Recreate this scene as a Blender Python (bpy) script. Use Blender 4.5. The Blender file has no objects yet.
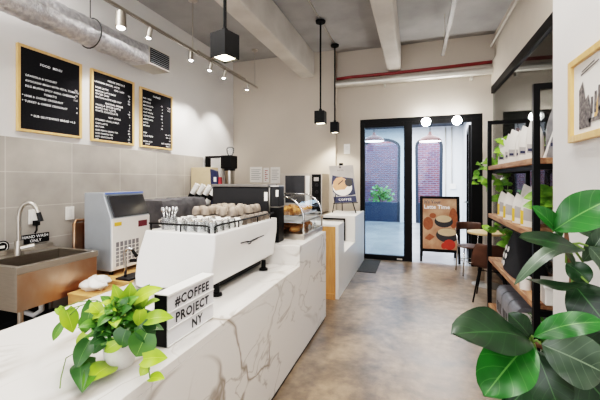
import bpy, bmesh, math, random
from mathutils import Vector, Matrix
random.seed(7)
R = math.radians
scene = bpy.context.scene
C = scene.collection
PI = math.pi

# ------------------------------------------------------------------ camera
F = 340.0
TH = math.atan(115/340.0)
SN, CS = math.sin(TH), math.cos(TH)
EYE = 1.55
cam_d = bpy.data.cameras.new('camera')
cam = bpy.data.objects.new('camera', cam_d)
C.objects.link(cam)
cam.location = (0, 0, EYE)
cam.rotation_euler = (PI/2, 0, TH)
cam_d.sensor_width = 36
cam_d.lens = F/600*36
cam_d.shift_y = -20/600
cam_d.clip_start = .05
scene.camera = cam

def at(px, py, X=None, Y=None, Z=None, d=None):
    u = (px-300)/F
    r = (-SN+CS*u, CS+SN*u, (180-py)/F)
    if X is not None: t = X/r[0]
    elif Y is not None: t = Y/r[1]
    elif Z is not None: t = (Z-EYE)/r[2]
    else: t = d
    return Vector((r[0]*t, r[1]*t, EYE+r[2]*t))

# ------------------------------------------------------------------ materials
def srgb(r, g, b):
    f = lambda v: (v/255/12.92) if v/255 <= .04045 else ((v/255+.055)/1.055)**2.4
    return (f(r), f(g), f(b), 1)

def new(name):
    m = bpy.data.materials.new(name); m.use_nodes = True
    nt = m.node_tree
    return m, nt, nt.nodes['Principled BSDF']

def mat(name, c, rough=.5, metal=0, var=.0, scale=8, bump=0, emit=0, stretch=(1, 1, 1), c2=None, spec=.5, coat=0, bscale=None):
    m, nt, b = new(name)
    b.inputs['Base Color'].default_value = c
    b.inputs['Roughness'].default_value = rough
    b.inputs['Metallic'].default_value = metal
    b.inputs['Specular IOR Level'].default_value = spec
    if coat: b.inputs['Coat Weight'].default_value = coat; b.inputs['Coat Roughness'].default_value = .1
    if emit:
        b.inputs['Emission Color'].default_value = c
        b.inputs['Emission Strength'].default_value = emit
    tc = nt.nodes.new('ShaderNodeTexCoord')
    mp = nt.nodes.new('ShaderNodeMapping'); mp.inputs['Scale'].default_value = stretch
    nt.links.new(tc.outputs['Object'], mp.inputs['Vector'])
    n = nt.nodes.new('ShaderNodeTexNoise'); n.inputs['Scale'].default_value = scale; n.inputs['Detail'].default_value = 5
    nt.links.new(mp.outputs['Vector'], n.inputs['Vector'])
    if c2 is None: c2 = tuple(max(0, v*(1-var)) for v in c[:3])+(1,)
    cr = nt.nodes.new('ShaderNodeValToRGB')
    cr.color_ramp.elements[0].position = .32; cr.color_ramp.elements[0].color = c2
    cr.color_ramp.elements[1].position = .68; cr.color_ramp.elements[1].color = c
    nt.links.new(n.outputs['Fac'], cr.inputs['Fac'])
    nt.links.new(cr.outputs['Color'], b.inputs['Base Color'])
    if bump:
        bp = nt.nodes.new('ShaderNodeBump'); bp.inputs['Strength'].default_value = bump; bp.inputs['Distance'].default_value = .01
        if bscale:
            n2 = nt.nodes.new('ShaderNodeTexNoise'); n2.inputs['Scale'].default_value = bscale; n2.inputs['Detail'].default_value = 3
            nt.links.new(mp.outputs['Vector'], n2.inputs['Vector']); nt.links.new(n2.outputs['Fac'], bp.inputs['Height'])
        else: nt.links.new(n.outputs['Fac'], bp.inputs['Height'])
        nt.links.new(bp.outputs['Normal'], b.inputs['Normal'])
    return m

def glass(name, tint=(.95, .98, 1, 1), refl=1.0, milk=0):
    m = bpy.data.materials.new(name); m.use_nodes = True
    nt = m.node_tree; nt.nodes.clear()
    out = nt.nodes.new('ShaderNodeOutputMaterial')
    t = nt.nodes.new('ShaderNodeBsdfTransparent'); t.inputs['Color'].default_value = tint
    g = nt.nodes.new('ShaderNodeBsdfGlossy'); g.inputs['Roughness'].default_value = .02
    fr = nt.nodes.new('ShaderNodeFresnel'); fr.inputs['IOR'].default_value = 1.45
    mu = nt.nodes.new('ShaderNodeMath'); mu.operation = 'MULTIPLY'; mu.inputs[1].default_value = refl
    mx = nt.nodes.new('ShaderNodeMixShader')
    nt.links.new(fr.outputs[0], mu.inputs[0]); nt.links.new(mu.outputs[0], mx.inputs[0])
    nt.links.new(t.outputs[0], mx.inputs[1]); nt.links.new(g.outputs[0], mx.inputs[2])
    last = mx
    if milk:
        df = nt.nodes.new('ShaderNodeBsdfDiffuse'); df.inputs['Color'].default_value = (.85, .86, .87, 1)
        m2 = nt.nodes.new('ShaderNodeMixShader'); m2.inputs[0].default_value = milk
        nt.links.new(mx.outputs[0], m2.inputs[1]); nt.links.new(df.outputs[0], m2.inputs[2]); last = m2
    nt.links.new(last.outputs[0], out.inputs['Surface'])
    return m

def brick_mat(name, c1, c2, mortar, bw, rh, msize, offset, order, shift=(0, 0), rough=.6, noise=.2):
    """order: which object axes feed brick u,v"""
    m, nt, b = new(name)
    geo = nt.nodes.new('ShaderNodeNewGeometry')
    sp = nt.nodes.new('ShaderNodeSeparateXYZ'); nt.links.new(geo.outputs['Position'], sp.inputs[0])
    cb = nt.nodes.new('ShaderNodeCombineXYZ')
    for i, ax in enumerate(order):
        ad = nt.nodes.new('ShaderNodeMath'); ad.operation = 'ADD'; ad.inputs[1].default_value = shift[i]
        nt.links.new(sp.outputs[ax], ad.inputs[0]); nt.links.new(ad.outputs[0], cb.inputs[i])
    br = nt.nodes.new('ShaderNodeTexBrick')
    br.inputs['Color1'].default_value = c1; br.inputs['Color2'].default_value = c2; br.inputs['Mortar'].default_value = mortar
    br.inputs['Scale'].default_value = 1; br.inputs['Brick Width'].default_value = bw; br.inputs['Row Height'].default_value = rh
    br.inputs['Mortar Size'].default_value = msize; br.inputs['Mortar Smooth'].default_value = .2
    br.offset = offset
    nt.links.new(cb.outputs[0], br.inputs['Vector'])
    n = nt.nodes.new('ShaderNodeTexNoise'); n.inputs['Scale'].default_value = 3; n.inputs['Detail'].default_value = 6
    nt.links.new(geo.outputs['Position'], n.inputs['Vector'])
    mx = nt.nodes.new('ShaderNodeMix'); mx.data_type = 'RGBA'; mx.blend_type = 'OVERLAY'; mx.inputs[0].default_value = noise
    nt.links.new(br.outputs['Color'], mx.inputs[6]); nt.links.new(n.outputs['Fac'], mx.inputs[7])
    nt.links.new(mx.outputs[2], b.inputs['Base Color'])
    b.inputs['Roughness'].default_value = rough
    return m

def marble(name, base, vein, rough=.25):
    m, nt, b = new(name)
    geo = nt.nodes.new('ShaderNodeNewGeometry')
    def veins(scale, width, dist, shift, strength):
        mp = nt.nodes.new('ShaderNodeMapping'); mp.inputs['Location'].default_value = shift
        mp.inputs['Rotation'].default_value = (.9, .3, .5); mp.inputs['Scale'].default_value = (1, .55, 1)
        nt.links.new(geo.outputs['Position'], mp.inputs['Vector'])
        n = nt.nodes.new('ShaderNodeTexNoise'); n.inputs['Scale'].default_value = scale; n.inputs['Detail'].default_value = 4
        n.inputs['Distortion'].default_value = dist; n.inputs['Roughness'].default_value = .45
        nt.links.new(mp.outputs['Vector'], n.inputs['Vector'])
        s = nt.nodes.new('ShaderNodeMath'); s.operation = 'SUBTRACT'; s.inputs[1].default_value = .5
        a = nt.nodes.new('ShaderNodeMath'); a.operation = 'ABSOLUTE'
        nt.links.new(n.outputs['Fac'], s.inputs[0]); nt.links.new(s.outputs[0], a.inputs[0])
        r = nt.nodes.new('ShaderNodeMapRange'); r.inputs['From Min'].default_value = 0; r.inputs['From Max'].default_value = width
        r.inputs['To Min'].default_value = strength; r.inputs['To Max'].default_value = 0
        nt.links.new(a.outputs[0], r.inputs['Value'])
        return r.outputs[0]
    v1 = veins(1.3, .017, .9, (3.1, .4, 1.7), 1.0)
    v2 = veins(2.4, .013, .8, (0.3, 2.4, 5.2), .6)
    mk = nt.nodes.new('ShaderNodeTexNoise'); mk.inputs['Scale'].default_value = 1.6
    nt.links.new(geo.outputs['Position'], mk.inputs['Vector'])
    mr = nt.nodes.new('ShaderNodeMapRange'); mr.inputs['From Min'].default_value = .36; mr.inputs['From Max'].default_value = .56
    nt.links.new(mk.outputs['Fac'], mr.inputs['Value'])
    mm = nt.nodes.new('ShaderNodeMath'); mm.operation = 'MULTIPLY'
    mxm = nt.nodes.new('ShaderNodeMath'); mxm.operation = 'MAXIMUM'
    nt.links.new(v1, mxm.inputs[0]); nt.links.new(v2, mxm.inputs[1])
    nt.links.new(mxm.outputs[0], mm.inputs[0]); nt.links.new(mr.outputs[0], mm.inputs[1])
    mx = nt.nodes.new('ShaderNodeMix'); mx.data_type = 'RGBA'
    mx.inputs[6].default_value = base; mx.inputs[7].default_value = vein
    nt.links.new(mm.outputs[0], mx.inputs[0]); nt.links.new(mx.outputs[2], b.inputs['Base Color'])
    b.inputs['Roughness'].default_value = rough
    return m

def leafmat(name, c1, c2, vein, veinw=.05, rough=.35, side=6):
    """leaf colour with a midrib and side veins from the leaf's own UV"""
    m, nt, b = new(name)
    tc = nt.nodes.new('ShaderNodeTexCoord')
    sp = nt.nodes.new('ShaderNodeSeparateXYZ'); nt.links.new(tc.outputs['UV'], sp.inputs[0])
    def M(op, a, bb=None):
        n = nt.nodes.new('ShaderNodeMath'); n.operation = op
        for i, v in enumerate((a, bb)):
            if v is None: continue
            if isinstance(v, (int, float)): n.inputs[i].default_value = v
            else: nt.links.new(v, n.inputs[i])
        return n.outputs[0]
    du = M('ABSOLUTE', M('SUBTRACT', sp.outputs[0], .5))
    mid = M('LESS_THAN', du, veinw*.5)
    sv = M('ABSOLUTE', M('SUBTRACT', M('FRACT', M('MULTIPLY', M('SUBTRACT', sp.outputs[1], M('MULTIPLY', du, .55)), side)), .5))
    svm = M('MULTIPLY', M('LESS_THAN', sv, .04), .28)
    fac = M('MAXIMUM', mid, svm)
    oi = nt.nodes.new('ShaderNodeTexNoise'); oi.inputs['Scale'].default_value = 9
    nt.links.new(tc.outputs['Object'], oi.inputs['Vector'])
    cr = nt.nodes.new('ShaderNodeValToRGB')
    cr.color_ramp.elements[0].position = .35; cr.color_ramp.elements[0].color = c1
    cr.color_ramp.elements[1].position = .65; cr.color_ramp.elements[1].color = c2
    nt.links.new(oi.outputs['Fac'], cr.inputs['Fac'])
    mx = nt.nodes.new('ShaderNodeMix'); mx.data_type = 'RGBA'
    nt.links.new(fac, mx.inputs[0]); nt.links.new(cr.outputs['Color'], mx.inputs[6]); mx.inputs[7].default_value = vein
    nt.links.new(mx.outputs[2], b.inputs['Base Color'])
    b.inputs['Roughness'].default_value = rough
    return m

M = {}
M['wall'] = mat('wall_paint', srgb(222, 220, 218), .7, var=.03, scale=2)
M['wall_warm'] = mat('wall_paint_warm', srgb(200, 190, 178), .7, var=.04, scale=2)
M['wall_soffit'] = mat('soffit_paint', srgb(196, 187, 176), .75, var=.05, scale=3)
M['ceiling'] = mat('ceiling_concrete', srgb(176, 175, 174), .85, c2=srgb(152, 151, 150), scale=1.6, bump=.3, bscale=30)
M['beam'] = mat('beam_concrete', srgb(214, 209, 202), .8, c2=srgb(194, 188, 181), scale=2.2, bump=.2, bscale=25)
M['tile'] = brick_mat('grey_wall_tile', srgb(162, 156, 149), srgb(171, 165, 157), srgb(194, 189, 182), .677, .352, .004, 0, (1, 2), (-2.88+.677*5, -1.28+.352*6), .45, .35)
M['brick'] = brick_mat('red_brick', srgb(168, 96, 88), srgb(128, 80, 90), srgb(150, 140, 150), .24, .085, .012, .5, (0, 2), (0, 0), .9, .3)
M['marble'] = marble('white_marble', srgb(226, 222, 217), srgb(150, 138, 126))
M['white_lam'] = mat('white_laminate', srgb(236, 234, 230), .35, var=.02)
M['white_metal'] = mat('white_enamel', srgb(236, 234, 231), .28, var=.02, coat=.3)
M['white'] = mat('white_plastic', srgb(240, 238, 234), .4, var=.03)
M['porcelain'] = mat('porcelain', srgb(236, 234, 230), .2, var=.03, coat=.4)
M['potstone'] = mat('pale_stone', srgb(226, 222, 216), .5, var=.12, scale=20)
M['black'] = mat('black_metal', srgb(9, 9, 10), .5, var=.2, spec=.2)
M['black_matte'] = mat('black_matte', srgb(22, 22, 23), .75, var=.2, spec=.2)
M['charcoal'] = mat('charcoal_plastic', srgb(30, 30, 32), .5, var=.2, spec=.3)
M['board'] = mat('letter_board_felt', srgb(38, 38, 41), .95, var=.2, scale=60, spec=.1)
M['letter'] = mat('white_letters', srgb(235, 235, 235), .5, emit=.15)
M['blackletter'] = mat('black_letters', srgb(25, 25, 30), .5)
M['maple'] = mat('maple_wood', srgb(226, 186, 134), .45, c2=srgb(212, 168, 112), scale=6, stretch=(6, 6, 1))
M['ply'] = mat('oak_ply', srgb(214, 160, 102), .5, c2=srgb(196, 140, 84), scale=5, stretch=(8, 8, 1))
M['oldwood'] = mat('shelf_wood', srgb(196, 150, 112), .55, c2=srgb(140, 92, 62), scale=5, stretch=(7, 1, 7), bump=.15)
M['crate'] = mat('crate_wood', srgb(212, 168, 112), .6, c2=srgb(188, 140, 88), scale=5, stretch=(1, 6, 6))
M['steel'] = mat('brushed_steel', srgb(196, 188, 178), .32, 1, var=.12, scale=10, stretch=(1, 1, 14))
M['steel_warm'] = mat('brushed_steel_warm', srgb(206, 190, 174), .36, 1, c2=srgb(180, 132, 98), scale=2.2, stretch=(1, 1, .6))
M['chrome'] = mat('chrome', srgb(215, 215, 215), .12, 1, var=.05)
M['nickel'] = mat('brushed_nickel', srgb(190, 184, 176), .3, 1, var=.08)
M['dullmetal'] = mat('dull_conduit', srgb(120, 116, 112), .45, .7, var=.15)
M['foil'] = mat('foil_duct', srgb(238, 238, 240), .3, .85, c2=srgb(196, 196, 202), scale=22, bump=1.0, bscale=35)
M['galv'] = mat('galvanised_pipe', srgb(220, 216, 208), .4, .6, var=.1, scale=8)
M['paintpipe'] = mat('painted_pipe', srgb(205, 200, 192), .5, var=.08, scale=8)
M['redpipe'] = mat('red_pipe', srgb(150, 62, 62), .5, var=.2)
M['ice_body'] = mat('ice_machine_steel', srgb(186, 192, 198), .4, .6, var=.05)
M['smoke'] = mat('smoked_window', srgb(46, 47, 51), .2, var=.15, coat=.3)
M['drape'] = mat('grey_cover', srgb(104, 102, 104), .8, c2=srgb(70, 69, 72), scale=7, bump=.4)
M['kraft'] = mat('kraft_board', srgb(200, 180, 150), .8, var=.08)
M['navy'] = mat('navy_print', srgb(34, 42, 78), .5, var=.3)
M['maroon'] = mat('maroon_badge', srgb(112, 38, 48), .5, var=.2)
M['red'] = mat('red_print', srgb(176, 50, 56), .5, var=.2)
M['yellow'] = mat('yellow_print', srgb(236, 190, 70), .5, var=.1)
M['greycup'] = mat('taupe_ceramic', srgb(128, 116, 104), .35, c2=srgb(92, 82, 74), scale=6)
M['greycup_light'] = mat('pale_taupe_ceramic', srgb(168, 154, 140), .4, c2=srgb(116, 104, 94), scale=9)
M['glass'] = glass('clear_glass', refl=.55)
M['glass_door'] = glass('tinted_pane', (.70, .79, .86, 1), .6)
M['glass_side'] = glass('side_pane', (.66, .69, .68, 1), .9)
M['glass_cool'] = glass('door_glass', (.80, .91, 1, 1), .6)
M['glass_cup'] = glass('tumbler_glass', (.97, .98, .98, 1), 1.8, .1)
M['bread'] = mat('pastry_crust', srgb(224, 164, 96), .6, c2=srgb(178, 106, 48), scale=14, bump=.4)
M['brown_shell'] = mat('brown_chair_shell', srgb(96, 66, 52), .5, c2=srgb(70, 46, 36), scale=6)
M['tabletop'] = mat('table_birch', srgb(226, 196, 150), .45, c2=srgb(210, 176, 128), scale=4, stretch=(1, 8, 1))
M['bag'] = mat('bag_paper', srgb(226, 222, 216), .6, var=.08, scale=9, bump=.15)
M['bag_grey'] = mat('bag_grey_film', srgb(70, 70, 74), .35, c2=srgb(150, 150, 152), scale=8, bump=.3)
M['tote'] = mat('black_canvas', srgb(30, 31, 36), .85, var=.3, scale=30)
M['greyfelt'] = mat('grey_sleeve', srgb(150, 150, 154), .45, c2=srgb(112, 112, 118), scale=5)
M['blueprint'] = mat('lamp_red_brown', srgb(70, 26, 24), .5, var=.1)
M['glow'] = mat('lamp_glow', (1, .96, .9, 1), .5, emit=14)
M['glow_warm'] = mat('pendant_glow', (1, .86, .62, 1), .5, emit=9)
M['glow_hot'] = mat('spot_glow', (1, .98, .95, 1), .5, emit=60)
M['glow_soft'] = mat('dome_glow', (1, .97, .95, 1), .5, emit=6)
M['dark_ceiling'] = mat('dark_corridor_ceiling', srgb(60, 66, 78), .8, var=.2)
M['cor_wall'] = mat('corridor_wall', srgb(226, 230, 236), .7, var=.03)
M['cor_frame'] = mat('blue_black_frame', srgb(28, 44, 62), .4, var=.15)
M['cor_panel'] = mat('blue_door_panel', srgb(34, 58, 84), .4, var=.15)
M['paper'] = mat('print_paper', srgb(232, 229, 224), .7, var=.02)
M['tan'] = mat('print_tan', srgb(214, 172, 122), .7, var=.15, scale=30)
M['ink'] = mat('print_ink', srgb(66, 62, 66), .7, c2=srgb(140, 134, 130), scale=55)
M['orange_p'] = mat('print_orange', srgb(214, 172, 140), .6, c2=srgb(178, 122, 90), scale=5)
M['rust_p'] = mat('print_rust', srgb(178, 98, 58), .6, var=.3, scale=30)
M['skin_p'] = mat('print_skin', srgb(214, 160, 124), .6, var=.15, scale=14)
M['redfruit_p'] = mat('print_red', srgb(206, 62, 40), .6, var=.2)
M['darkcup_p'] = mat('print_dark_cup', srgb(44, 42, 44), .5, var=.3)
M['latte_p'] = mat('print_latte', srgb(222, 196, 160), .6, var=.1)
M['greyblue_p'] = mat('print_grey', srgb(176, 172, 170), .6, var=.12)
M['soil'] = mat('potting_soil', srgb(52, 40, 32), .95, var=.3, scale=40)
M['stem'] = mat('brown_stem', srgb(122, 82, 58), .7, var=.25, scale=20)
M['vine'] = mat('green_vine', srgb(110, 138, 62), .5, var=.2)
M['fig'] = leafmat('fig_leaf', srgb(15, 36, 19), srgb(25, 56, 26), srgb(56, 92, 50), .03)
M['fig_light'] = leafmat('fig_leaf_light', srgb(26, 84, 26), srgb(42, 112, 36), srgb(92, 144, 70), .03)
M['fig_silver'] = leafmat('fig_leaf_underside', srgb(48, 68, 50), srgb(78, 98, 76), srgb(120, 140, 112), .03)
M['pothos'] = leafmat('vine_leaf', srgb(52, 98, 28), srgb(88, 136, 38), srgb(140, 180, 84), .02, .4, 0.01)
M['pothos_lime'] = leafmat('vine_leaf_lime', srgb(116, 154, 34), srgb(160, 186, 62), srgb(186, 204, 104), .02, .4, 0.01)
M['pothos_dark'] = leafmat('vine_leaf_dark', srgb(36, 78, 30), srgb(56, 100, 38), srgb(96, 140, 64), .02, .4, 0.01)
M['shelfleaf'] = leafmat('trailing_leaf', srgb(84, 132, 44), srgb(140, 182, 66), srgb(170, 205, 110), .02, .4, 0.01)
M['grassleaf'] = mat('spiky_leaf', srgb(110, 168, 60), .5, c2=srgb(70, 128, 44), scale=12)
M['rubber'] = mat('dark_floor_mat', srgb(70, 66, 62), .9, var=.2, scale=20)

def floor_surface():
    m, nt, b = new('polished_concrete')
    geo = nt.nodes.new('ShaderNodeNewGeometry')
    def noise(s, d, dist=0):
        n = nt.nodes.new('ShaderNodeTexNoise'); n.inputs['Scale'].default_value = s; n.inputs['Detail'].default_value = d
        n.inputs['Roughness'].default_value = .62; n.inputs['Distortion'].default_value = dist
        nt.links.new(geo.outputs['Position'], n.inputs['Vector']); return n
    n1, n2 = noise(1.3, 8, .6), noise(9, 6)
    mx = nt.nodes.new('ShaderNodeMix'); mx.data_type = 'FLOAT'; mx.inputs[0].default_value = .35
    nt.links.new(n1.outputs['Fac'], mx.inputs[2]); nt.links.new(n2.outputs['Fac'], mx.inputs[3])
    cr = nt.nodes.new('ShaderNodeValToRGB')
    e = cr.color_ramp.elements
    e[0].position = .38; e[0].color = srgb(84, 69, 55)
    e[1].position = .62; e[1].color = srgb(164, 141, 117)
    k = e.new(.5); k.color = srgb(126, 107, 88)
    nt.links.new(mx.outputs[0], cr.inputs['Fac']); nt.links.new(cr.outputs[0], b.inputs['Base Color'])
    rr = nt.nodes.new('ShaderNodeMapRange'); rr.inputs['To Min'].default_value = .22; rr.inputs['To Max'].default_value = .5
    nt.links.new(n1.outputs['Fac'], rr.inputs['Value']); nt.links.new(rr.outputs[0], b.inputs['Roughness'])
    return m
M['floor'] = floor_surface()
M['cor_floor'] = mat('corridor_floor', srgb(176, 178, 180), .25, c2=srgb(150, 152, 156), scale=1.5)

# ------------------------------------------------------------------ mesh helpers
def text_mesh(s, size, align='LEFT', offset=.0, spacing=1.0, line=1.0):
    cu = bpy.data.curves.new('t', 'FONT'); cu.body = s; cu.size = size; cu.align_x = align
    cu.resolution_u = 2; cu.offset = offset; cu.space_character = spacing; cu.space_line = line
    o = bpy.data.objects.new('t', cu); C.objects.link(o)
    me = bpy.data.meshes.new_from_object(o.evaluated_get(bpy.context.evaluated_depsgraph_get()))
    bpy.data.objects.remove(o); bpy.data.curves.remove(cu)
    return me

def frame(zdir, up=Vector((0, 0, 1))):
    z = Vector(zdir).normalized()
    if abs(z.dot(up)) > .99: up = Vector((0, 1, 0))
    x = up.cross(z).normalized(); y = z.cross(x)
    return x, y, z

class MB:
    def __init__(self):
        self.bm = bmesh.new(); self.uv = self.bm.loops.layers.uv.new('UVMap')
    def v(self, p): return self.bm.verts.new(p)
    def f(self, vs):
        try: return self.bm.faces.new(vs)
        except ValueError: return None
    def box(self, x0, x1, y0, y1, z0, z1, m=None):
        ps = [Vector((x, y, z)) for x in (x0, x1) for y in (y0, y1) for z in (z0, z1)]
        if m is not None: ps = [m @ p for p in ps]
        v = [self.v(p) for p in ps]
        for q in ((0, 1, 3, 2), (4, 6, 7, 5), (0, 4, 5, 1), (2, 3, 7, 6), (0, 2, 6, 4), (1, 5, 7, 3)):
            self.f([v[i] for i in q])
        return self
    def bar(self, p0, p1, w, h, up=Vector((0, 0, 1))):
        p0, p1 = Vector(p0), Vector(p1); x, y, z = frame(p1-p0, up)
        m = Matrix((x, y, z)).transposed().to_4x4(); m.translation = p0
        return self.box(-w/2, w/2, -h/2, h/2, 0, (p1-p0).length, m)
    def ring(self, c, x, y, r, n): return [self.v(c+x*(r*math.cos(2*PI*i/n))+y*(r*math.sin(2*PI*i/n))) for i in range(n)]
    def cyl(self, p0, p1, r0, r1=None, n=14, caps=True):
        p0, p1 = Vector(p0), Vector(p1); r1 = r0 if r1 is None else r1
        x, y, z = frame(p1-p0)
        a, b = self.ring(p0, x, y, r0, n), self.ring(p1, x, y, r1, n)
        for i in range(n): self.f([a[i], a[(i+1) % n], b[(i+1) % n], b[i]])
        if caps: self.f(a[::-1]); self.f(b)
        return self
    def tube(self, pts, r, n=8, closed=False):
        pts = [Vector(p) for p in pts]; N = len(pts); rings = []
        up = Vector((0, 0, 1))
        for i, p in enumerate(pts):
            if closed: d = pts[(i+1) % N]-pts[i-1]
            else: d = pts[min(i+1, N-1)]-pts[max(i-1, 0)]
            d.normalize()
            x = up.cross(d)
            if x.length < .05: x = Vector((1, 0, 0)).cross(d)
            if rings and x.dot(lx) < 0: x = -x
            x.normalize(); y = d.cross(x); lx = x
            rr = r[i] if isinstance(r, (list, tuple)) else r
            rings.append(self.ring(p, x, y, rr, n))
        for k in range(N if closed else N-1):
            a, b = rings[k], rings[(k+1) % N]
            for i in range(n): self.f([a[i], a[(i+1) % n], b[(i+1) % n], b[i]])
        if not closed: self.f(rings[0][::-1]); self.f(rings[-1])
        return self
    def lathe(self, prof, c=(0, 0, 0), n=20, m=None):
        c = Vector(c); rings = []
        for r, z in prof:
            ps = [Vector((r*math.cos(2*PI*i/n), r*math.sin(2*PI*i/n), z)) for i in range(n)] if r > 1e-5 else [Vector((0, 0, z))]
            if m is not None: ps = [m @ p for p in ps]
            rings.append([self.v(p+c) for p in ps])
        for a, b in zip(rings, rings[1:]):
            for i in range(n):
                j = (i+1) % n
                if len(a) == 1 and len(b) > 1: self.f([a[0], b[j], b[i]])
                elif len(b) == 1 and len(a) > 1: self.f([a[i], a[j], b[0]])
                elif len(a) > 1: self.f([a[i], a[j], b[j], b[i]])
        return self
    def prism(self, poly, axis, lo, hi):
        g = {'x': lambda a, b, t: (t, a, b), 'y': lambda a, b, t: (a, t, b), 'z': lambda a, b, t: (a, b, t)}[axis]
        A = [self.v(g(a, b, lo)) for a, b in poly]; B = [self.v(g(a, b, hi)) for a, b in poly]
        n = len(poly)
        for i in range(n): self.f([A[i], A[(i+1) % n], B[(i+1) % n], B[i]])
        self.f(A[::-1]); self.f(B)
        return self
    def poly(self, pts):
        self.f([self.v(p) for p in pts]); return self
    def sphere(self, c, r, s=(1, 1, 1), n=12, k=8):
        prof = [(r*math.sin(PI*i/k), -r*math.cos(PI*i/k)) for i in range(k+1)]
        return self.lathe(prof, c, n, Matrix.Diagonal((*s, 1)))
    def grid(self, fn, nu, nv, uv=True):
        V = [[self.v(fn(i/nu, j/nv)) for j in range(nv+1)] for i in range(nu+1)]
        for i in range(nu):
            for j in range(nv):
                fc = self.f([V[i][j], V[i+1][j], V[i+1][j+1], V[i][j+1]])
                if fc and uv:
                    for l, (a, b) in zip(fc.loops, ((i, j), (i+1, j), (i+1, j+1), (i, j+1))): l[self.uv].uv = (a/nu, b/nv)
        return self
    def leaf(self, b, t, w, nrm, kind='fig', sag=.12, fold=.18, wave=.0, nv=10, nu=6):
        b, t = Vector(b), Vector(t); ax = t-b; L = ax.length; ax.normalize()
        nrm = Vector(nrm); nrm = (nrm-ax*nrm.dot(ax)).normalized(); sd = ax.cross(nrm)
        def W(v):
            if kind == 'fig': return math.sin(PI*min(1, v)**.95)**.62*(.62+.45*v)
            if kind == 'heart': return (math.sin(PI*(.1+.9*v)**.75))**.9*1.05 if v < .999 else 0
            return math.sin(PI*v)**.8
        ph = random.random()*6
        def fn(u, v):
            s = (u-.5)*2
            x = s*w/2*W(v)
            back = -.10*L*abs(s)**1.5*(1-v)**3 if kind == 'heart' else 0
            h = sag*L*math.sin(PI*v)+fold*w*.5*abs(s)**1.3*W(v) + wave*w*math.sin(v*9+ph+s*1.5)*abs(s)
            return b+ax*(v*L+back)+sd*x+nrm*h
        return self.grid(fn, nu, nv)
    def text(self, s, size, o, xd, yd, lift=.001, **k):
        me = text_mesh(s, size, **k)
        xd, yd = Vector(xd).normalized(), Vector(yd).normalized(); z = xd.cross(yd)
        m = Matrix((xd, yd, z)).transposed().to_4x4(); m.translation = Vector(o)+z*lift
        me.transform(m); self.bm.from_mesh(me); bpy.data.meshes.remove(me)
        return self
    def build(self, name, m, parent=None, smooth=False, bevel=0, keep=False, solid=0, normals=True):
        bm = self.bm
        root = parent
        while root is not None and root.parent is not None: root = root.parent
        if root is not None: off = root.location.copy()
        else:
            vs = [v.co for v in bm.verts]
            off = Vector(((min(v.x for v in vs)+max(v.x for v in vs))/2, (min(v.y for v in vs)+max(v.y for v in vs))/2, min(v.z for v in vs)))
        for v in bm.verts: v.co -= off
        if normals and not keep: bmesh.ops.recalc_face_normals(bm, faces=bm.faces)
        me = bpy.data.meshes.new(name); bm.to_mesh(me); bm.free()
        o = bpy.data.objects.new(name, me); C.objects.link(o)
        if root is None: o.location = off
        else: o.parent = parent
        me.materials.append(M[m] if isinstance(m, str) else m)
        if smooth:
            for p in me.polygons: p.use_smooth = True
            if smooth == 'auto':
                me.set_sharp_from_angle(angle=R(35))
        if solid:
            md = o.modifiers.new('s', 'SOLIDIFY'); md.thickness = solid; md.offset = 0
        if bevel:
            md = o.modifiers.new('b', 'BEVEL'); md.width = bevel; md.segments = 2; md.limit_method = 'ANGLE'; md.angle_limit = R(40)
        return o

def tag(o, label=None, cat=None, group=None, kind=None):
    if label: o['label'] = label
    if cat: o['category'] = cat
    if group: o['group'] = group
    if kind: o['kind'] = kind
    return o
def thing(name, label, cat, loc=(0, 0, 0), group=None):
    o = bpy.data.objects.new(name, None); C.objects.link(o); o.location = loc
    o.empty_display_size = .05
    return tag(o, label, cat, group)
def struct(o, label=None): return tag(o, label, None, None, 'structure')
KIDS = lambda o: [c for c in bpy.data.objects if c.parent == o]
def dup(root, loc, rz=None, label=None, group=None, rot=None):
    r = root.copy(); C.objects.link(r); r.location = loc
    if rz is not None: r.rotation_euler = (0, 0, rz)
    if rot is not None: r.rotation_euler = rot
    if label: r['label'] = label
    if group: r['group'] = group
    def rec(src, dst):
        for ch in KIDS(src):
            c = ch.copy(); C.objects.link(c); c.parent = dst; rec(ch, c)
    rec(root, r)
    return r
# ================================================================== THE SETTING
XL, YB, ZC = -3.77, 6.75, 4.12
struct(MB().box(XL-.2, 4.4, -3.0, 6.76, -.12, 0).build('floor', 'floor'))
struct(MB().box(-6.5, 7.5, 6.76, 16.5, -.12, 0).build('floor_corridor', 'cor_floor'))
struct(MB().box(XL-.2, 4.4, -3.0, 6.95, ZC, ZC+.15).build('ceiling', 'ceiling'))
struct(MB().box(XL-.15, XL, -3.0, 6.95, 0, ZC).build('wall_left', 'wall'))
struct(MB().box(XL, XL+.012, -.5, 5.45, 0, 1.975).build('wall_left_tiling', 'tile'))
b = MB()
b.box(XL, -1.03, YB, YB+.2, 0, ZC).box(1.14, 4.4, YB, YB+.2, 0, ZC).box(-1.03, 1.14, YB, YB+.2, 2.74, ZC)
struct(b.build('wall_back', 'wall_warm'))
struct(MB().box(XL, -1.49, YB-.16, YB, 0, ZC).build('wall_back_left', 'wall_warm'))
struct(MB().box(.82, 1.28, -3.0, 2.53, 0, ZC).build('wall_right', 'wall'))
struct(MB().box(1.27, 1.62, 2.53, YB, 3.19, 3.62).box(1.32, 1.62, 2.53, YB, 3.62, ZC).build('wall_right_soffit', 'wall_soffit'))
struct(MB().box(4.2, 4.4, -3.0, YB, 0, ZC).build('wall_side_room', 'wall_warm'))
# ceiling beams
struct(MB().box(-2.2, -1.92, -3.0, YB-.16, 3.62, ZC).build('ceiling_beam', 'beam', bevel=.02))
struct(MB().box(-.5, -.25, -3.0, YB, 3.62, ZC).build('ceiling_beam', 'beam', bevel=.03))
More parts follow.
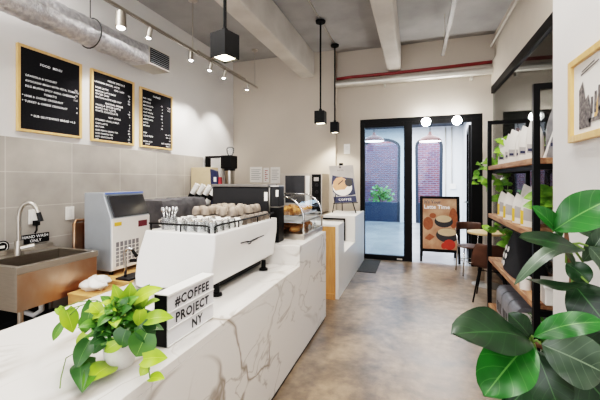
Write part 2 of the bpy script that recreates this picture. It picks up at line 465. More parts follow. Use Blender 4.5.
# interior glazing on the right, under the soffit
w = struct(MB().box(1.27, 1.33, 2.53, YB, 3.07, 3.19).box(1.27, 1.33, 2.53, YB, 0, .06).box(1.27, 1.33, 2.53, 2.58, .06, 3.07).build('window_1', 'black'))
MB().box(1.295, 1.305, 2.55, YB-.02, .05, 3.1).build('glass_pane', 'glass_side', w)
# side room behind that glazing: timber lining panels and a bench of planters
struct(MB().box(3.9, 4.2, 2.2, 6.75, 1.9, 3.7).build('wall_side_lining', mat('timber_lining', srgb(120, 84, 62), .6, var=.25, scale=4, stretch=(1, 1, 6))))
# storefront in the back wall
y0, y1 = YB+.02, YB+.1
w = MB()
w.box(-1.03, 1.14, y0, y1, 2.66, 2.74).box(-1.03, -.94, y0, y1, 0, 2.66).box(-.2, -.05, y0, y1, 0, 2.66)
w.box(-.94, -.2, y0, y1, 0, .09).box(-.94, -.2, y0, y1, 2.58, 2.66).box(.96, 1.14, y0, y1, 0, 2.66).box(-.05, .96, y0, y1, 2.6, 2.66)
st = struct(w.build('window_2', 'black', bevel=.004))
MB().box(-.95, -.19, y0+.035, y0+.043, .08, 2.6).build('glass_pane', 'glass_door', st)
MB().box(-.33, -.23, y0-.004, y0-.001, .02, .05).build('sill_plate', 'nickel', st)
# the open glass leaf, swung out into the corridor
o = at(473, 130, Y=YB+.12); hinge = Vector((.95, YB+.12, 0)); tip = Vector((1.0, YB+1.0, 0)); tip.x = at(467.5, 180, Y=YB+1.0).x
d_ = (tip-hinge)
def leafbox(a0, a1, z0, z1, th, mb):
    p0, p1 = hinge+d_*a0, hinge+d_*a1
    n = Vector((-d_.y, d_.x, 0)).normalized()*th/2
    pts = [p0+n, p1+n, p1-n, p0-n]
    return mb.prism([(p.x, p.y) for p in pts], 'z', z0, z1)
mb = MB(); leafbox(0, .08, .02, 2.56, .045, mb); leafbox(.92, 1, .02, 2.56, .045, mb); leafbox(.08, .92, .02, .14, .045, mb); leafbox(.08, .92, 2.48, 2.56, .045, mb)
dr = struct(mb.build('door_1', 'black'))
mb = MB(); leafbox(.07, .93, .1, 2.5, .01, mb); mb.build('glass_pane', 'glass_cool', dr)
hp = hinge+d_*.88
mb = MB()
for sx in (-1, 1): mb.tube([hp+Vector((0, 0, 1.1)), hp+Vector((sx*.07, 0, 1.1)), hp+Vector((sx*.075, -.14, 1.1))], .011)
mb.build('door_handle', 'nickel', dr, smooth=True)
# ---- corridor beyond
struct(MB().box(-6.5, -1.9, 13, 13.25, 0, 4).box(-.52, .02, 13, 13.25, 0, 4).box(.92, 7.5, 13, 13.25, 0, 4).build('wall_corridor', 'cor_wall'))
def arch_wall(x0, x1, zs, top):  # fills above the arch
    xc, hw = (x0+x1)/2, (x1-x0)/2; n = 14
    pts = [(xc-hw*math.cos(PI*i/n), zs+(.32)*math.sin(PI*i/n)) for i in range(n+1)]
    return pts+[(x1, top), (x0, top)]
for i, (x0, x1) in enumerate(((-1.9, -.52), (.02, .92))):
    struct(MB().prism(arch_wall(x0, x1, 2.78, 4), 'y', 13, 13.25).build('wall_corridor_arch', 'cor_wall'))
    xc, hw = (x0+x1)/2, (x1-x0)/2-.03
    fr = MB()
    path = [(x0+.06, 0)]+[(xc-hw*math.cos(PI*k/14), 2.76+.3*math.sin(PI*k/14)) for k in range(15)]+[(x1-.06, 0)]
    for a, c in zip(path, path[1:]): fr.bar((a[0], 13.05, a[1]), (c[0], 13.05, c[1]), .1, .1, Vector((0, 1, 0)))
    fo = struct(fr.build('window_%d' % (3+i), 'cor_frame'))
    MB().box(x0+.05, x1-.05, 13.03, 13.1, 0, .72).build('lower_panel', 'cor_panel', fo)
    MB().box(x0+.05, x1-.05, 13.05, 13.06, .7, 2.9).build('glass_pane', 'glass_cool', fo)
struct(MB().box(-6.5, 7.5, 15.2, 15.4, 0, 6).build('wall_courtyard_brick', 'brick'))
struct(MB().box(-6.5, 7.5, 6.96, 13, 3.45, 3.6).build('ceiling_corridor', 'dark_ceiling'))
struct(MB().box(1.55, 1.75, 8.1, 13, 0, 3.5).build('wall_corridor_right', 'cor_wall'))
struct(MB().box(-4.6, -4.4, 6.96, 13, 0, 3.5).build('wall_corridor_left', 'cor_wall'))
tag(MB().tube([(1.02, 12.96, 3.4), (1.02, 12.96, .1)], .02).build('conduit_pipe', 'paintpipe', smooth=True), 'thin grey conduit running down the far white corridor wall, beside the right arched window', 'pipe')
p = tag(MB().tube([(1.22, 12.96, 3.4), (1.22, 12.96, 1.42)], .018).build('conduit_pipe', 'paintpipe', smooth=True), 'thin grey conduit on the far corridor wall ending at a small white box', 'pipe')
MB().box(1.15, 1.35, 12.93, 13.0, 1.24, 1.42).build('junction_box', 'white', p)
# dome lamps in the corridor
for (px, lab) in ((374, 'red-brown dome pendant lamp in the corridor, in front of the left arched window'), (430, 'red-brown dome pendant lamp in the corridor, before the right arched window')):
    c = at(px, 141.5, Y=9.0)
    t = thing('dome_pendant', lab, 'lamp', c, 'corridor dome pendants')
    MB().lathe([(.27, 0), (.265, .03), (.2, .1), (.1, .14), (.05, .17), (.03, .24), (0, .24)], c, 24).build('lamp_shade', 'blueprint', t, smooth=True)
    MB().lathe([(.0, .005), (.25, .005)], c, 24).build('diffuser', 'glow_soft', t)
    MB().cyl(c+Vector((0, 0, .23)), (c.x, c.y, 3.45), .008).build('cord', 'black', t)
# light reflections over the doorway, built as two added glowing globes
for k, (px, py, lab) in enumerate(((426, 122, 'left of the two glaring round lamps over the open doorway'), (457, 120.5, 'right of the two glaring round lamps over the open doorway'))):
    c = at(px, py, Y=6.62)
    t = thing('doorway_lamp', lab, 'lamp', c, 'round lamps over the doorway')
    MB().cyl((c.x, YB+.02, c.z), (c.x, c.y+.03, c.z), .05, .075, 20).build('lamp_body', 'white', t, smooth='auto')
    MB().sphere(c, .078, n=20, k=12).build('bulb', 'glow_hot', t, smooth=True)  # globe glows in place of a reflection
# leafy bush seen through the left arched window
t = thing('courtyard_bush', 'leafy green bush in the courtyard behind the left arched window', 'plant', (-1.3, 13.9, 0))
mb = MB()
for i in range(150):
    a, e = random.random()*2*PI, random.uniform(-.6, 1.4); r = random.uniform(.15, .48)
    c = Vector((-1.3+r*math.cos(a)*math.cos(e), 13.9+r*math.sin(a)*math.cos(e), .85+r*math.sin(e)*.9))
    dv = Vector((random.uniform(-1, 1), random.uniform(-1, 1), random.uniform(-.3, .8))).normalized()
    mb.leaf(c, c+dv*.17, .09, Vector((random.uniform(-.5, .5), -1, .5)), 'plain', nv=4, nu=2)
mb.build('foliage', 'shelfleaf', t, smooth=True)
mb = MB().lathe([(0, 0), (.2, 0), (.27, .45), (.22, .45), (.22, .4), (0, .4)], (-1.3, 13.9, 0), 20); mb.build('pot', 'charcoal', t, smooth='auto')
mb = MB()
for a in (0, 2, 4): mb.tube([(-1.3, 13.9, .35), (-1.3+.1*math.cos(a), 13.9+.1*math.sin(a), .9)], .015)
mb.build('stem', 'stem', t)
# flat dark patch on the floor by the storefront
MB_ = MB().box(-.93, -.62, 5.75, 6.68, 0.0, .008)
tag(MB_.build('floor_mat', 'rubber'), 'dark grey mat on the concrete beside the far counter end', 'mat')
# pipes high on the back wall
pz_ = 3.45
p = tag(MB().cyl((-1.49, YB-.09, pz_), (1.27, YB-.09, pz_), .065, n=20).build('water_pipe', 'galv', smooth='auto'), 'thick pale pipe running across the back wall above the glass doors', 'pipe')
mb = MB()
for x in (-.55, .95): mb.box(x-.015, x+.015, YB-.1, YB-.001, pz_-.12, pz_-.06)
mb.build('bracket', 'galv', p)
tag(MB().tube([(-1.49, YB-.06, pz_+.12), (-1.2, YB-.06, pz_+.135), (-.4, YB-.06, pz_+.13), (1.27, YB-.06, pz_+.16)], .03).build('sprinkler_pipe', 'redpipe', smooth=True), 'thin red pipe just above the pale pipe on the back wall', 'pipe')
# ceiling conduit feeding the small pendants
tag(MB().tube([(-1.43, .5, ZC-.015), (-1.43, 6.2, ZC-.015)], .014, 6).build('ceiling_conduit', 'galv', smooth=True), 'thin grey conduit along the ceiling joining the black pendants', 'pipe')
# hanging channel right of the centre beam
a, c = at(456, -6, Z=3.62), at(442.7, 55, Z=3.62)
p = tag(MB().bar(a, c, .05, .035).build('ceiling_channel', 'dullmetal'), 'metal channel hung below the ceiling right of the centre beam', 'rail')
MB().cyl(a.lerp(c, .8), a.lerp(c, .8)+Vector((0, 0, ZC-3.62)), .006).build('hanger_rod', 'galv', p)
tag(MB().tube([(1.24, 3.0, 3.86), (1.24, 6.6, 3.86)], .018, 8).build('soffit_conduit', 'paintpipe', smooth=True), 'pale conduit along the top of the right soffit near the ceiling', 'pipe')
# wall switches and sockets
def plate(lab, cat, name, x, y, z, w_, h_, face='x', holes=1):
    t = thing(name, lab, cat, (x, y, z))
    if face == 'x':
        MB().box(x, x+.012, y-w_/2, y+w_/2, z-h_/2, z+h_/2).build('cover_plate', 'white', t, bevel=.003)
        MB().box(x+.012, x+.018, y-w_*.2, y+w_*.2, z-h_*.28, z+h_*.28).build('rocker', 'porcelain', t)
    else:
        MB().box(x-w_/2, x+w_/2, y-.015, y, z-h_/2, z+h_/2).build('cover_plate', 'white', t, bevel=.003)
        MB().box(x-w_*.25, x+w_*.25, y-.02, y-.015, z-h_*.1, z+h_*.28).build('rocker', 'porcelain', t)
    return t
plate('white switch plate on the grey tiles left of the ice machine', 'switch', 'light_switch', XL+.013, 2.85, 1.17, .1, .15)
t = plate('white socket on the grey tiles behind the sink tap with a black plug', 'socket', 'wall_socket', XL+.013, 2.46, 1.17, .1, .15)
MB().box(XL+.03, XL+.07, 2.44, 2.49, 1.08, 1.13).tube([(XL+.055, 2.465, 1.08), (XL+.06, 2.46, 1.03), (XL+.05, 2.45, 1.0)], .01, 6).build('plug', 'black', t)
plate('white thermostat on the back wall above the easel poster', 'thermostat', 'thermostat', -1.29, YB, 2.17, .12, .2, 'y')
# foil duct with grille
t = thing('foil_duct', 'silver foil air duct along the top of the left wall with a square grille end', 'duct', (-3.5, 2.6, 2.95))
pts = [Vector((-3.46, y, 3.2)) for y in (0.2, .8, 1.4, 2.0, 2.6, 3.2)]
mb = MB(); rr = .155
def dfn(u, v):
    y = .2+3.2*v; k = 1+.02*math.sin(y*60)+.02*math.sin(y*23+u*9)
    return Vector((-3.5+rr*k*math.cos(2*PI*u), y, 3.22+rr*k*math.sin(2*PI*u)))
mb.grid(dfn, 24, 90); mb.build('duct_sleeve', 'foil', t, smooth=True)
mb = MB()
ang = [(math.cos(2*PI*i/24), math.sin(2*PI*i/24)) for i in range(24)]
def sq(c, s):
    k = max(abs(c), abs(s)); return c/k, s/k
def bfn(u, v):
    c, s = math.cos(2*PI*u), math.sin(2*PI*u); q = sq(c, s); e = min(1, v*1.0)
    return Vector((-3.5+(1-e)*rr*c+e*.15*q[0], 3.4+.25*v, 3.22+(1-e)*rr*s+e*.12*q[1]))
mb.grid(bfn, 24, 6); mb.build('transition', 'foil', t, smooth=True)
mb = MB()
mb.box(-3.65, -3.35, 3.63, 4.05, 3.1, 3.34); mb.build('grille_box', 'galv', t, bevel=.004)
mb = MB()
mb.box(-3.35, -3.34, 3.66, 4.02, 3.125, 3.32); mb.build('grille', 'charcoal', t)
mb = MB()
for k in range(7): mb.box(-3.34, -3.333, 3.66, 4.02, 3.135+k*.027, 3.139+k*.027)
mb.build('grille_slats', 'ice_body', t)
mb = MB()
for y in (2.9,):
    mb.tube([(-3.5+.17*math.cos(a*2*PI/20), y, 3.22+.17*math.sin(a*2*PI/20)) for a in range(20)], .007, 6, True); mb.cyl((-3.5, y, 3.39), (-3.5, y, ZC), .005)
mb.build('hanger_strap', 'charcoal', t)
# letter-board menus -------------------------------------------------
def board(ya, yb, za, zb, lab, lines, right):
    x = XL+.001
    t = thing('menu_board', lab, 'menu board', (x, (ya+yb)/2, za), 'letter-board menus on the left wall')
    MB().box(x, x+.02, ya+.01, yb-.01, za+.01, zb-.01).build('felt_panel', 'board', t)
    mb = MB(); fw = .027
    mb.box(x, x+.035, ya, ya+fw, za, zb).box(x, x+.035, yb-fw, yb, za, zb).box(x, x+.035, ya+fw, yb-fw, za, za+fw).box(x, x+.035, ya+fw, yb-fw, zb-fw, zb)
    mb.build('frame', 'maple', t, bevel=.003)
    mb = MB()
    for (fy, fz, s, txt) in lines:
        mb.text(txt, s*.84, (x+.0205, ya+fy, zb-fz), (0, 1, 0), (0, 0, 1), offset=s*.008, spacing=1.08)
    for (fy, fz, s, txt) in right:
        mb.text(txt, s*.86, (x+.0205, yb-fy, zb-fz), (0, 1, 0), (0, 0, 1), align='RIGHT', offset=s*.008)
    mb.build('lettering', 'letter', t, keep=True)
board(2.30, 2.99, 2.04, 2.92, 'food menu letter board in a wooden frame, with the fewest lines and nearest the sink',
      [(.22, .165, .043, 'FOOD  MENU'), (.075, .31, .036, 'GRANOLA & YOGURT'), (.075, .365, .036, 'AVOCADO MASH WITH FETA, TOMATO'), (.075, .42, .036, 'EGG MUFFIN SPICY AIOLI, CHEDDAR,'),
       (.26, .47, .036, 'TOMATO'), (.045, .52, .036, '* HAM & CHEESE CROISSANT'), (.045, .575, .036, '* TURKEY & CHEESE CROISSANT'), (.13, .715, .038, '* SUB GLUTENFREE BREAD +1.5')],
      [(.05, .34, .034, '5.5'), (.05, .40, .034, '12'), (.05, .455, .034, '11.5'), (.05, .54, .034, '6'), (.05, .595, .034, '6')])
board(3.115, 3.785, 2.03, 2.92, 'densely lettered drinks menu board in a wooden frame, between the other two boards',
      [(.24, .105, .04, 'HOUSE SPECIALS'), (.05, .155, .034, 'LAVENDER SPECIAL  LATTE'), (.34, .2, .034, 'ICED / HOT'), (.06, .225, .038, 'ROSE LATTE'), (.06, .268, .036, 'MOCHA LATTE MINT'),
       (.06, .305, .038, 'SPICED CHAI'), (.06, .345, .036, 'MATCHA LATTE ICED HOT'), (.2, .4, .036, 'SEASONAL DRINKS'), (.06, .44, .04, 'VANILLA SPICED LATTE'), (.06, .478, .04, 'MAPLE OAT LATTE'),
       (.06, .515, .04, 'WHITE CHOCOLATE'), (.25, .575, .036, 'NOT COFFEE'), (.06, .625, .036, 'STEAMED VANILLA MILK'), (.06, .67, .036, 'CHAI LATTE'), (.06, .71, .034, 'MATCHA'), (.06, .755, .034, 'ICED PEACH GREEN TEA'),
       (.06, .795, .034, 'ICED PASSION TEA'), (.06, .835, .034, 'HOT CHOCOLATE'), (.06, .868, .03, 'TEA')],
      [(.07, .225+i*.036, .034, s) for i, s in enumerate(('5.5', '6', '5.5', '6.5'))]+[(.07, .44+i*.036, .034, s) for i, s in enumerate(('6', '6.5', '6'))]+[(.07, .625+i*.04, .034, s) for i, s in enumerate(('4', '5', '5.5', '4.5', '5', '5.5', '3.5'))])
board(3.90, 4.58, 2.03, 2.90, 'menu board with widely spaced columns in a wooden frame, nearest the back wall',
      [(.25, .1, .042, 'CLASSICS'), (.05, .16, .036, 'HOT / ICED'), (.06, .215, .038, 'ESPRESSO'), (.06, .265, .038, 'MACCHIATO'), (.06, .315, .038, 'CORTADO'), (.06, .365, .038, 'FLAT WHITE'), (.06, .415, .038, 'CAPPUCCINO'),
       (.06, .465, .038, 'AMERICANO'), (.06, .515, .038, 'LATTE'), (.06, .56, .038, 'MOCHA'), (.06, .665, .038, 'DRIP'), (.06, .71, .038, 'COLD BREW'), (.06, .79, .034, 'EXTRA SHOT'), (.1, .825, .034, 'SYRUP')],
      [(.22, .215+i*.05, .036, s) for i, s in enumerate(('3.5', '4', '4', '4.5', '4.5', '4', '5', '5.5'))]+[(.04, .215, .036, '12OZ'), (.04, .255, .036, '16OZ'), (.04, .645, .036, '3.5 / 4 / 5'), (.04, .69, .036, '4.5 / 5.5'), (.04, .735, .036, '1.0'),
       (.04, .79, .034, 'OAT / ALMOND'), (.04, .825, .034, 'MILK +1')])
# track light ---------------------------------------------------------
t = thing('track_light', 'long brushed metal track with angled spotlights hung over the barista side', 'track light', (-3.0, 4.2, 3.4))
mb = MB().bar((-3.0, 1.9, 3.4), (-3.0, 6.2, 3.4), .02, .035).bar((-2.96, 4.15, 3.4), (-2.96, 5.6, 3.4), .02, .03); mb.build('rail', 'nickel', t)
for y in (2.2, 4.1, 6.08):
    h = MB().cyl((-3.0, y, 3.41), (-3.0, y, ZC), .007); h = h.build('hanger_rod', 'nickel', t)
    MB().lathe([(0, ZC), (.065, ZC), (.065, ZC-.02), (.02, ZC-.04), (0, ZC-.04)], (-3.0, y, 0), 18).build('ceiling_cap', 'nickel', h, smooth='auto')
HEADS = [(2.85, .055, .17, 0), (3.28, .033, .11, 1), (4.06, .033, .12, 0), (4.56, .033, .11, 1), (4.97, .033, .11, 1), (5.8, .03, .1, 1)]
for (y, r, L, sw) in HEADS:
    top = Vector((-3.0, y, 3.36)); dv = Vector((-.25 if sw else 0, 0.0, -1)).normalized()
    h = MB().cyl((-3.0, y, 3.39), top, .012).cyl(top, top+dv*L, r*.92, r, 18); h = h.build('lamp_head', 'nickel', t, smooth='auto')
    e = top+dv*(L+.001)
    MB().sphere(e, r*.75, (1, 1, .45)).build('bulb', 'glow_hot' if r < .05 else 'glow', h, smooth=True)
# pendants --------------------------------------------------------------
def pendant(x, y, w_, h_, z0, rz, lab):
    t = thing('cube_pendant', lab, 'pendant lamp', (x, y, z0), 'black cube pendants over the counter')
    mb = MB(); q = w_/2
    mb.box(x-q, x+q, y-q, y-q+.008, z0, z0+h_).box(x-q, x+q, y+q-.008, y+q, z0, z0+h_).box(x-q, x-q+.008, y-q+.008, y+q-.008, z0, z0+h_).box(x+q-.008, x+q, y-q+.008, y+q-.008, z0, z0+h_).box(x-q+.008, x+q-.008, y-q+.008, y+q-.008, z0+h_-.008, z0+h_)
    mb.build('lamp_shade', 'black', t)
    MB().box(x-q+.012, x+q-.012, y-q+.012, y+q-.012, z0+.012, z0+.024).build('diffuser', 'glow_warm', t)
    MB().cyl((x, y, z0+h_), (x, y, ZC-.05), .014, n=10).cyl((x, y, z0+h_), (x, y, z0+h_+.04), .024, n=12).build('rod', 'black', t, smooth='auto')
    MB().lathe([(0, ZC-.06), (.075, ZC-.06), (.08, ZC-.03), (.08, ZC-.03), (0, ZC-.03)], (x, y, 0), 18).build('canopy', 'black', t, smooth='auto')
    t.rotation_euler = (0, 0, rz)
pendant(-1.39, 2.30, .155, .19, 2.485, R(-14), 'large black cube pendant lamp nearest the camera over the counter')
pendant(-1.43, 5.25, .16, .2, 2.445, 0, 'black cube pendant lamp over the pastry counter, second of the row')
pendant(-1.43, 6.27, .145, .2, 2.435, 0, 'black cube pendant lamp farthest along the row, near the back wall')
# framed picture on the right pier
x = .819
ya, yb, za, zb = 1.35, 2.23, 1.75, 2.185
t = thing('framed_picture', 'framed black and tan street picture on the white pier at right', 'picture', (x, 1.79, za))
fw = .035
MB().box(x-.03, x, ya, ya+fw, za, zb).box(x-.03, x, yb-fw, yb, za, zb).box(x-.03, x, ya+fw, yb-fw, za, za+fw).box(x-.03, x, ya+fw, yb-fw, zb-fw, zb).build('frame', 'maple', t, bevel=.003)
MB().box(x-.012, x-.002, ya+fw*.5, yb-fw*.5, za+fw*.5, zb-fw*.5).build('print', 'paper', t)
mb = MB()
X = x-.0135
def q2(ps, mb): mb.poly([(X, yb-a, za+b) for a, b in ps])
q2([(.25, .1), (.36, .36), (.45, .39), (.62, .38), (.62, .1)], mb); mb.build('picture_sky', 'tan', t)
X = x-.0145; mb = MB()
q2([(.1, .06), (.1, .26), (.14, .3), (.17, .2), (.2, .22), (.23, .12), (.22, .06)], mb)
q2([(.2, .1), (.28, .1), (.42, .32), (.44, .3), (.34, .12), (.5, .1), (.5, .08), (.2, .08)], mb)
for i in range(9): q2([(.22+i*.035, .12), (.24+i*.035, .12), (.245+i*.035, .2+.02*(i % 3)), (.225+i*.035, .2+.02*(i % 3))], mb)
q2([(.12, .33), (.3, .355), (.3, .362), (.12, .338)], mb); q2([(.13, .345), (.26, .365), (.26, .371), (.13, .353)], mb)
mb.build('picture_drawing', 'ink', t)
# ================================================================== THE BAR
FX = -.94
t = thing('service_counter', 'long white marble service counter with a raised section at its far end', 'counter', (-1.4, 1.2, 0))
MB().box(-1.93, FX, -.9, 2.77, .77, .81).build('worktop', 'marble', t, bevel=.003)
MB().box(FX-.035, FX, -.9, 2.77, .035, .77).build('front_panel', 'marble', t)
MB().box(-1.9, FX-.035, -.88, 2.77, .09, .77).build('cabinet', 'white_lam', t)
MB().box(-2.05, FX, 2.77, 3.68, .94, .98).build('raised_worktop', 'marble', t, bevel=.003)
MB().box(-2.05, FX, 2.77, 2.8, .81, .94).box(FX-.035, FX, 2.8, 3.68, .035, .94).box(FX-.035, FX, 2.77, 2.8, .035, .81).box(-2.05, FX-.035, 3.65, 3.68, .035, .94).build('raised_panel', 'marble', t)
MB().box(-2.02, FX-.04, 2.8, 3.65, .09, .94).build('raised_cabinet', 'white_lam', t)
MB().box(-1.88, FX-.012, -.88, 3.66, 0, .04).build('toe_kick', 'black', t)
# --- hand-off counter with a low shelf cut into it
t = thing('handoff_counter', 'white counter with a low step and an oak end, before the glass doors', 'counter', (-1.2, 5.5, 0))
BX = -1.48
pr = [(4.34, .0), (6.68, .0), (6.68, .95), (5.62, .95), (5.62, .53), (4.70, .53), (4.70, .965), (4.34, .965)]
MB().prism(pr, 'x', FX-.04, FX).build('front_panel', 'white_lam', t)
MB().box(BX, FX-.04, 5.62, 6.58, .91, .95).build('worktop', 'white_lam', t)
MB().box(BX, FX-.04, 5.62, 5.66, .0, .91).build('end_panel', 'white_lam', t)
MB().box(BX, FX-.04, 4.40, 5.62, .49, .53).build('low_worktop', 'white_lam', t)
MB().box(BX, FX-.04, 4.34, 4.38, .0, .94).box(BX, FX-.04, 4.30, 4.34, 0, .07).build('oak_panel', 'ply', t)['label'] = 'oak coloured end panel'
MB().box(BX-.01, FX-.04, 4.34, 4.70, .94, .965).box(FX-.1, FX-.04, 4.66, 4.7, .53, .94).build('upper_ledge', 'white_lam', t)
MB().box(BX, -1.10, 5.585, 5.615, .885, .91).box(-1.125, -1.10, 5.585, 5.615, .54, .885).build('bracket', 'black', t)
# --- espresso machine
t = thing('espresso_machine', 'long white espresso machine with a winged emblem standing on the marble counter', 'espresso machine', (-1.5, 2.4, .81))
Y0, Y1 = 1.775, 2.748
prof = [(-1.665, 1.222), (-1.142, 1.222), (-1.140, 1.19), (-1.142, 1.12), (-1.172, .905), (-1.22, .88), (-1.71, .845), (-1.745, .855), (-1.75, .92), (-1.735, 1.03), (-1.695, 1.14)]
MB().prism(prof, 'y', Y0, Y1).build('body', 'white_metal', t, smooth='auto', bevel=.008)
MB().box(-1.62, -1.25, Y0+.15, Y1-.1, .832, .882).build('base', 'black', t)
for (x, y) in ((-1.19, 1.87), (-1.165, 2.52), (-1.66, 1.87), (-1.66, 2.55)):
    f_ = MB().cyl((x, y, .81), (x, y, .835), .034, n=16).cyl((x, y, .835), (x, y, .9 if x > -1.4 else .86), .018, n=12).build('foot', 'black', t, smooth='auto')
    MB().cyl((x, y, .811), (x, y, .82), .037, n=16).build('foot_ring', 'chrome', f_, smooth='auto')
MB().box(-1.84, -1.82, Y0+.08, Y1-.08, .825, .86).box(-1.82, -1.66, Y0+.08, Y1-.08, .825, .84).build('drip_tray', 'steel', t)
for y in (1.98, 2.26, 2.54):
    g = MB().cyl((-1.80, y, .985), (-1.80, y, 1.05), .038, n=16).cyl((-1.80, y, 1.05), (-1.70, y, 1.06), .03, n=12).build('group_head', 'chrome', t, smooth='auto')
    MB().cyl((-1.80, y, .95), (-1.80, y, .985), .04, n=16).tube([(-1.82, y, .968), (-1.90, y, .965), (-1.99, y, .955)], .013).build('portafilter', 'black', g, smooth='auto')
mb = MB()
def onside(px, py):
    p = at(px, py, X=-1.145); z = p.z
    x = -1.142+(z-1.12)/(1.12-.905)*.030 if z < 1.12 else -1.141
    return Vector((x+.003, at(px, py, X=x).y, z))
wing = [(240.5, 243), (246, 241.5), (250, 241.2), (252, 240.2), (256, 238.2), (263.5, 235.3)]
for a, c in zip(wing, wing[1:]): mb.tube([onside(*a), onside(*c)], [.0035, .0035], 6)
mb.tube([onside(251, 240.5), onside(250.4, 243.2), onside(248, 244)], .003, 6); mb.tube([onside(247, 242), onside(252, 241), onside(257, 238.6)], .003, 6)
mb.build('emblem', 'charcoal', t, smooth=True)
mb = MB(); z = 1.262; zb = 1.22; rx = -1.16
mb.tube([(rx, Y0+.03, zb), (rx, Y0+.03, z), (rx, Y0+.06, z+.006), (rx, Y1-.03, z+.006), (rx-.015, Y1-.01, z+.006), (rx-.07, Y1-.01, z)], .006)
for y in (2.1, 2.4, 2.65): mb.cyl((rx, y, zb), (rx, y, z+.005), .005)
ex = -1.19
mb.tube([(ex, Y0+.015, zb), (ex-.002, Y0+.015, z), (ex-.03, Y0+.015, z+.006), (-1.645, Y0+.015, z+.006)], .006)
for x in (-1.4, -1.63): mb.cyl((x, Y0+.015, zb), (x, Y0+.015, z+.005), .005)
mb.build('cup_rail', 'black', t, smooth=True)
# cups on the machine
def tumbler():
    p = [(.0, .064), (.024, .064), (.028, .06), (.036, .0), (.033, .0), (.025, .056), (0, .058)]
    return MB().lathe(p, (0, 0, 0), 16).build('glass_tumbler', 'glass_cup', smooth='auto')
def mug(m):
    p = [(0, .06), (.019, .06), (.022, .057), (.032, .041), (.036, .018), (.037, 0), (.034, 0), (.03, .036), (.018, .053), (0, .054)]
    o = MB().lathe(p, (0, 0, 0), 18).build('coffee_cup', m, smooth='auto')
    h = MB().tube([(.033, 0, .012), (.046, 0, .012), (.052, 0, .024), (.047, 0, .038), (.03, 0, .043)], .004, 6).build('handle', m, o, smooth=True)
    return o
proto_t = tag(tumbler(), 'clear glass tumbler turned upside down on top of the white espresso machine', 'glass', 'glass tumblers on the espresso machine')
proto_w = tag(mug('porcelain'), 'white cup turned upside down among the glasses on the espresso machine', 'cup', 'white cups on the espresso machine')
proto_c = tag(mug('greycup'), 'taupe cup turned upside down, lower layer on top of the espresso machine', 'cup', 'taupe cups, lower layer')
proto_u = tag(mug('greycup_light'), 'pale taupe cup stacked upside down in the upper layer on the espresso machine', 'cup', 'taupe cups, upper layer')
used = {}
def place(proto, loc, label=None, group=None, rz=None):
    rz = random.uniform(0, 6) if rz is None else rz
    if proto.name not in used and label is None:
        used[proto.name] = 1; proto.location = loc; proto.rotation_euler = (0, 0, rz); return proto
    return dup(proto, loc, rz, label, group)
ZT = 1.2235
for j in range(11):
    for i in range(6):
        x, y = -1.205-.079*i, 1.842+.0795*j
        if i >= 4 and j < 2: continue
        x += random.uniform(-.003, .003)
        if j < 2 or (j < 4 and i % 2 == 0): place(proto_t, (x, y, ZT), rz=random.uniform(0, 6))
        elif j < 5: place(proto_w, (x, y, ZT))
        else: place(proto_c, (x, y, ZT))
        if j >= 5 and 0 < i and (i+j) % 4 != 0:
            place(proto_u, (x, y, ZT+.062))
# holder with spoons
hx, hy = -1.56, 1.88
t = thing('spoon_holder', 'small steel pot holding spoons on the near left corner of the espresso machine', 'pot', (hx, hy, ZT))
MB().lathe([(0, 0), (.05, 0), (.052, .075), (.048, .075), (.046, .006), (0, .006)], (hx, hy, ZT), 20).build('pot', 'glass_cup', t, smooth='auto')
MB().tube([(hx-.05, hy, ZT+.015), (hx-.08, hy, ZT+.02), (hx-.085, hy, ZT+.055), (hx-.05, hy, ZT+.065)], .006, 6).build('handle', 'nickel', t, smooth=True)
for k in range(7):
    a = k*2*PI/7; r = .036
    b0 = Vector((hx+.018*math.cos(a), hy+.018*math.sin(a), ZT+.012)); b1 = Vector((hx+r*math.cos(a), hy+r*math.sin(a), ZT+.085)); dr_ = (b1-b0).normalized()
    mb = MB().tube([b0, b1, b1+dr_*.03], .0035, 6); e = b1+dr_*.045
    mb.sphere(e, .012, (1, .5, 1.5), 8, 6)
    tag(mb.build('spoon', 'chrome', smooth=True), 'steel spoon standing in the small pot on the espresso machine', 'spoon', 'spoons in the pot')
# --- light box sign
t = thing('light_box_sign', 'white letter light box reading COFFEE PROJECT NY on the marble counter', 'sign', (-1.065, 1.41, .81))
lx, la, lb, lz0, lz1 = -1.03, 1.225, 1.59, .812, 1.04
MB().box(-1.10, lx-.004, la, lb, lz0, lz1).build('case', 'black', t, bevel=.003)
MB().box(lx-.004, lx, la+.004, lb-.004, lz0+.004, lz1-.004).build('panel', mat('light_panel', srgb(214, 213, 214), .4, emit=.03), t)
mb = MB()
for k in range(4): mb.box(lx, lx+.005, la+.003, lb-.003, lz0+.002+k*.0735, lz0+.006+k*.0735)
mb.box(-1.10, lx+.004, la, lb, lz1, lz1+.004); mb.build('rail', 'white', t)
mb = MB()
for k, (s, c) in enumerate((('#COFFEE', .185), ('PROJECT', .185), ('NY', .215))):
    mb.text(s, .06, (lx+.001, la+c, lz1-.066-.0735*k+.004), (0, 1, 0), (0, 0, 1), align='CENTER', spacing=1.12, offset=.0018)
mb.build('lettering', 'blackletter', t, keep=True)
